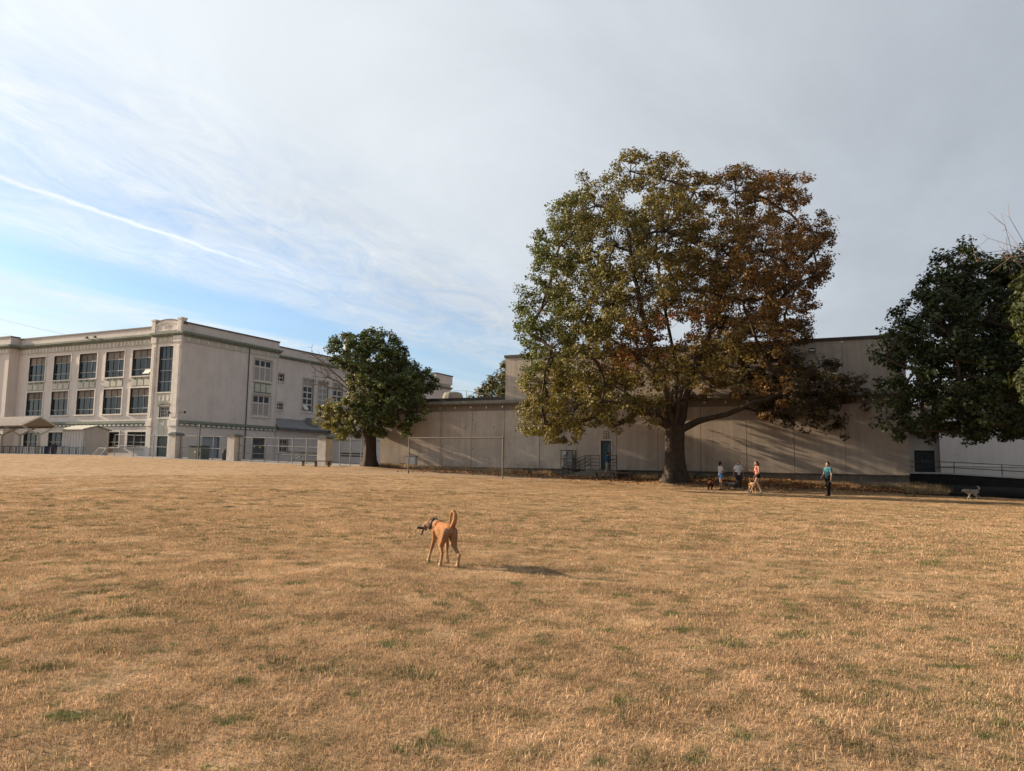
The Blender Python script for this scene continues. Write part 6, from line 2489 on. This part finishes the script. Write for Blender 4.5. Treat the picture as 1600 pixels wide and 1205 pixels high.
    if hairstyle == 'bun':
        H += [('e', tuple(hd - fz * .03 + Vector((0, 0, .125))), (.05, .05, .05)), ('c', tuple(hd - fz * .07), tuple(hd - fz * .075 - Vector((0, 0, .06))), .05, .04)]
    if hairstyle == 'tied':
        H += [('c', tuple(hd - fz * .06), tuple(hd - fz * .09 - Vector((0, 0, .05))), .062, .045)]
    if hairstyle == 'curly':
        H += [('e', tuple(hd + Vector((0, 0, .045)) - fz * .03), (.108, .105, .10), rot3), ('c', tuple(hd - fz * .06), tuple(hd - fz * .07 - Vector((0, 0, .06))), .07, .06)]
    body_mesh('hair', H, .011, 2, M[hair], p)
    return p


TALK = 'people chatting with their dogs by the maple'
person('child in pale lilac shirt and bright blue shorts with short curly dark hair', put(-7.28, 42.6), face(-75), 1.58,
       dict(el=(.02, .21, 1.10), wl=(.16, .14, 1.05), er=(.03, -.21, 1.10), wr=(.17, -.12, 1.08), kl=(.04, .07, .49), al=(-.02, .06, .085)),
       [('tshirt', 'lilac_shirt'), ('shorts', 'blue_shorts')], .88, 'skin_tan', 'hair', 'curly', group=TALK)
person('broad woman in white T-shirt and dark grey trousers, arms at her sides', put(-6.5, 43.9), face(178), 1.60,
       dict(el=(-.02, .27, 1.08), er=(-.04, -.27, 1.08), wl=(.03, .27, .86), wr=(.0, -.27, .86)),
       [('tshirt', 'white_shirt'), ('trousers', 'grey_trousers')], 1.32, 'skin_tan', 'hair', 'tied', group=TALK, shoe='shoe_pale')
person('woman with long brown hair in pink top and black shorts striding along', put(-4.96, 39.9), face(98), 1.66,
       dict(kl=(.19, .08, .52), al=(.42, .08, .12), tl=(.56, .08, .10), kr=(-.06, -.08, .50), ar=(-.25, -.08, .10), tr=(-.12, -.08, .035),
            el=(.02, .21, 1.07), wl=(.18, .2, .95), er=(.06, -.21, 1.10), wr=(.24, -.17, 1.16), chest=(.02, 0, 1.24), head=(.05, 0, 1.53)),
       [('tank', 'pink_top'), ('brief', 'black_shorts')], .92, 'skin_light', 'hair_brown', 'long', group=TALK, shoe='shoe_pale')
person('woman in teal shirt and black trousers with hair in a top bun', put(-1.63, 40.4), face(112), 1.68,
       dict(el=(.0, .22, 1.08), wl=(.05, .22, .84), er=(.05, -.22, 1.09), wr=(.20, -.2, .95), kl=(.05, .085, .49), al=(.08, .085, .085), kr=(-.02, -.085, .49), ar=(-.12, -.085, .085)),
       [('tshirt', 'teal_shirt'), ('trousers', 'black_trousers')], 1.08, 'skin_light', 'hair', 'bun')
person('man in blue jacket and khaki trousers walking past the door steps holding a phone', put(-15.6, 47.75), face(-80), 1.76,
       dict(kl=(.13, .07, .50), al=(.20, .07, .09), kr=(-.04, -.07, .49), ar=(-.26, -.07, .12), tr=(-.13, -.07, .045),
            el=(.05, .2, 1.10), wl=(.26, .12, 1.16), er=(.02, -.2, 1.09), wr=(.24, -.12, 1.14), head=(.05, 0, 1.52)),
       [('long_top', 'blue_jacket'), ('trousers', 'khaki')], .98, 'skin_tan', 'hair', 'short')


# ------------------------------------------------------------------ fallen leaves and rough grass below the wall
def leaf_litter():
    rng = np.random.default_rng(77)
    n = 15000
    x = np.concatenate([rng.normal(-6.5, 4.5, n // 2), rng.uniform(-30, 2.5, n // 2)])
    y = 50.2 - np.abs(rng.normal(0, 1.3, n)) - np.where(rng.random(n) < .25, rng.uniform(0, 4, n), 0)
    ok = (x < 2.6) & (x > -33) & ~((x > -20) & (x < -15) & (y > 48.8))
    x, y = x[ok], y[ok]
    heap = np.exp(-((50.2 - y) / 1.1) ** 2) * np.exp(-((x + 7) / 6.5) ** 2)
    z = gz_np(x, y) + .02 + rng.random(len(x)) * .40 * heap
    P = np.stack([x, y, z], 1)
    pal = np.array([(.26, .125, .050), (.33, .17, .070), (.17, .085, .040), (.38, .22, .10), (.21, .10, .055)])
    c = pal[rng.integers(0, 5, len(P))] * np.exp(rng.normal(size=len(P)) * .2)[:, None]
    o = leaves_mesh('fallen_leaves', rng, P, .17 * rng.uniform(.6, 1.2, len(P)), c, np.repeat(np.array([[0, -.3, 1.0]]), len(P), 0), M['fallen'], None, 0.0)
    tag(o, 'drift of dry orange-brown fallen leaves along the gymnasium foot', 'leaves', kind='stuff')


leaf_litter()


def blade_patch(rng, n, rad, hmin, hmax, wid, lean, mat='blade', flat=1.0):
    r = rad * np.sqrt(rng.random(n))
    a = rng.uniform(0, 6.283, n)
    bx, by = r * np.cos(a), r * np.sin(a)
    h = rng.uniform(hmin, hmax, n)
    la = rng.uniform(0, 6.283, n)
    ln = np.abs(rng.normal(0, lean, n))
    w = wid * rng.uniform(.6, 1.3, n)
    dx, dy = np.cos(la), np.sin(la)
    px_, py_ = -dy, dx
    tw = rng.uniform(-.6, .6, n)
    c, s = np.cos(tw), np.sin(tw)
    px_, py_ = px_ * c - py_ * s, px_ * s + py_ * c
    lat1, z1 = h * np.sin(np.minimum(ln * .6, 1.2)) * .55, h * np.cos(np.minimum(ln * .6, 1.2)) * .55
    lat2, z2 = lat1 + h * np.sin(np.minimum(ln * 1.3, 1.65)) * .5, z1 + h * np.cos(np.minimum(ln * 1.3, 1.65)) * .5
    z1, z2 = z1 * flat, np.maximum(z2 * flat, .006)
    V = np.stack([np.stack([bx - px_ * w / 2, by - py_ * w / 2, np.full(n, -.01)], 1), np.stack([bx + px_ * w / 2, by + py_ * w / 2, np.full(n, -.01)], 1),
                  np.stack([bx + dx * lat1 - px_ * w * .42, by + dy * lat1 - py_ * w * .42, z1], 1), np.stack([bx + dx * lat1 + px_ * w * .42, by + dy * lat1 + py_ * w * .42, z1], 1),
                  np.stack([bx + dx * lat2, by + dy * lat2, z2], 1)], 1).reshape(-1, 3)
    k = (np.arange(n) * 5)[:, None]
    Fq = [tuple(q) for q in (k + np.array([0, 1, 3, 2])).tolist()]
    Ft = [tuple(q) for q in (k + np.array([2, 3, 4])).tolist()]
    me = bpy.data.meshes.new('grass_patch')
    me.from_pydata(V.tolist(), [], Fq + Ft)
    at = me.attributes.new('tone', 'FLOAT', 'FACE')
    tone = rng.random(n)
    at.data.foreach_set('value', np.concatenate([tone, tone]).astype(np.float32))
    me.materials.append(M[mat])
    return me


def scatter(name, meshes, P, rotz, scale, label, category):
    """a cloud of points, each carrying one patch of blades"""
    src = bpy.data.collections.new(name + '_kinds')
    for i, me in enumerate(meshes):
        o = bpy.data.objects.new('%s_kind_%02d' % (name, i), me)
        src.objects.link(o)
    me = bpy.data.meshes.new(name)
    me.from_pydata(P.tolist(), [], [])
    a = me.attributes.new('turn', 'FLOAT', 'POINT')
    a.data.foreach_set('value', rotz.astype(np.float32))
    a = me.attributes.new('size', 'FLOAT', 'POINT')
    a.data.foreach_set('value', scale.astype(np.float32))
    o = bpy.data.objects.new(name, me)
    COL.objects.link(o)
    ng = bpy.data.node_groups.new(name, 'GeometryNodeTree')
    ng.interface.new_socket('Geometry', in_out='INPUT', socket_type='NodeSocketGeometry')
    ng.interface.new_socket('Geometry', in_out='OUTPUT', socket_type='NodeSocketGeometry')
    N, K = ng.nodes, ng.links
    gi, go = N.new('NodeGroupInput'), N.new('NodeGroupOutput')
    m2p = N.new('GeometryNodeMeshToPoints')
    inst = N.new('GeometryNodeInstanceOnPoints')
    ci = N.new('GeometryNodeCollectionInfo')
    ci.inputs['Collection'].default_value = src
    ci.inputs['Separate Children'].default_value = True
    ci.inputs['Reset Children'].default_value = True
    inst.inputs['Pick Instance'].default_value = True
    at = N.new('GeometryNodeInputNamedAttribute')
    at.data_type = 'FLOAT'
    at.inputs['Name'].default_value = 'turn'
    asz = N.new('GeometryNodeInputNamedAttribute')
    asz.data_type = 'FLOAT'
    asz.inputs['Name'].default_value = 'size'
    cx = N.new('ShaderNodeCombineXYZ')
    K.new(at.outputs['Attribute'], cx.inputs[2])
    ri = N.new('FunctionNodeRandomValue')
    ri.data_type = 'INT'
    ri.inputs[4].default_value = 0
    ri.inputs[5].default_value = len(meshes) - 1
    K.new(gi.outputs[0], m2p.inputs['Mesh'])
    K.new(m2p.outputs[0], inst.inputs['Points'])
    K.new(ci.outputs[0], inst.inputs['Instance'])
    K.new(ri.outputs[2], inst.inputs['Instance Index'])
    K.new(cx.outputs[0], inst.inputs['Rotation'])
    K.new(asz.outputs['Attribute'], inst.inputs['Scale'])
    K.new(inst.outputs[0], go.inputs[0])
    md = o.modifiers.new('scatter', 'NODES')
    md.node_group = ng
    return tag(o, label, category, kind='stuff')


M['weed'] = leafy = bpy.data.materials.new('weed_blade')
leafy.use_nodes = True
WT = NT(leafy.node_tree)
WP = leafy.node_tree.nodes['Principled BSDF']
WP.inputs['Roughness'].default_value = .8
WP.inputs['Specular IOR Level'].default_value = .15
WA = WT.add('ShaderNodeAttribute', attribute_name='tone')
WO = WT.add('ShaderNodeObjectInfo')
WC = WT.ramp(WA.outputs['Fac'], [(0.0, (.085, .110, .036)), (.55, (.135, .160, .056)), (.85, (.22, .20, .085)), (1.0, (.36, .27, .14))])
WT.l.new(WT.mix(WT.math('MULTIPLY', WO.outputs['Random'], .6), WC, (.20, .165, .075)), WP.inputs['Base Color'])


def field_grass():
    rng = np.random.default_rng(123)
    near = [blade_patch(rng, 190, .17, .016, .052, .0032, 1.5, flat=.55) for _ in range(7)]
    mid = [blade_patch(rng, 190, .29, .016, .050, .0060, 1.5, flat=.55) for _ in range(6)]
    long_ = [blade_patch(rng, 120, .30, .14, .42, .012, .45) for _ in range(4)]

    def ringpts(r0, r1, dens, half=43):
        area = R(2 * half) / 2 * (r1 * r1 - r0 * r0)
        n = int(area * dens)
        r = np.sqrt(rng.uniform(r0 * r0, r1 * r1, n))
        a = R(25.5) + R(half) * rng.uniform(-1, 1, n)
        x, y = -np.sin(a) * r, np.cos(a) * r
        return x, y

    def put_pts(parts):
        x = np.concatenate([p[0] for p in parts])
        y = np.concatenate([p[1] for p in parts])
        ok = (y < 47.3) & ~((x > 0.2) & (y > 44.6))
        x, y = x[ok], y[ok]
        return np.stack([x, y, gz_np(x, y)], 1)
    P = put_pts([ringpts(2.6, 10, 72), ringpts(10, 15, 48)])
    scatter('lawn_blades', near, P, rng.uniform(0, 6.28, len(P)), np.clip(np.exp(rng.normal(size=len(P)) * .38), .4, 2.1), 'short straw coloured dry grass with greener tufts over the near field', 'grass')
    P = put_pts([ringpts(14, 22, 30, 41), ringpts(22, 34, 17, 40), ringpts(34, 48, 7, 40)])
    scatter('field_blades', mid, P, rng.uniform(0, 6.28, len(P)), np.clip(np.exp(rng.normal(size=len(P)) * .40), .4, 2.2), 'short straw coloured dry grass further out on the playing field', 'grass')
    # low green weed tufts dotted through the straw
    weed = [blade_patch(rng, 90, .09 + .03 * (i % 3), .022, .062, .0046, 1.0, 'weed', .8) for i in range(4)]
    wx, wy = ringpts(3.0, 34, 2.2, 42)
    pn = .6 * np.sin(wx * .5 + 1.3) * np.sin(wy * .42 + .4 * wx) + .3 * np.sin(wx * 1.7 + wy * 1.3) + rng.normal(size=len(wx)) * .8
    kk = pn > .3
    wx, wy = wx[kk], wy[kk]
    # tufts come in small families
    fam = 4
    wx = np.repeat(wx, fam) + rng.normal(size=len(wx) * fam) * .16
    wy = np.repeat(wy, fam) + rng.normal(size=len(wy) * fam) * .12
    P = np.stack([wx, wy, gz_np(wx, wy)], 1)
    scatter('weed_tufts', weed, P, rng.uniform(0, 6.28, len(P)), rng.uniform(.5, 1.25, len(P)), 'small green weed tufts dotted through the dry lawn', 'weeds')
    # unmown straw against the wall foot
    n = 560
    x = np.concatenate([rng.uniform(-35.5, -20.5, n // 2 - 70), rng.uniform(-14.5, 2.6, n // 2 - 70), 2.3 + np.abs(rng.normal(0, .9, 140))])
    y = np.concatenate([50.1 - np.abs(rng.normal(0, .55, n - 140)), rng.uniform(45.5, 62, 140)])
    P = np.stack([x, y, gz_np(x, y)], 1)
    scatter('rough_grass', long_, P, rng.uniform(0, 6.28, n), rng.uniform(.6, 1.15, n), 'long unmown straw grass against the gymnasium foot', 'grass')


field_grass()
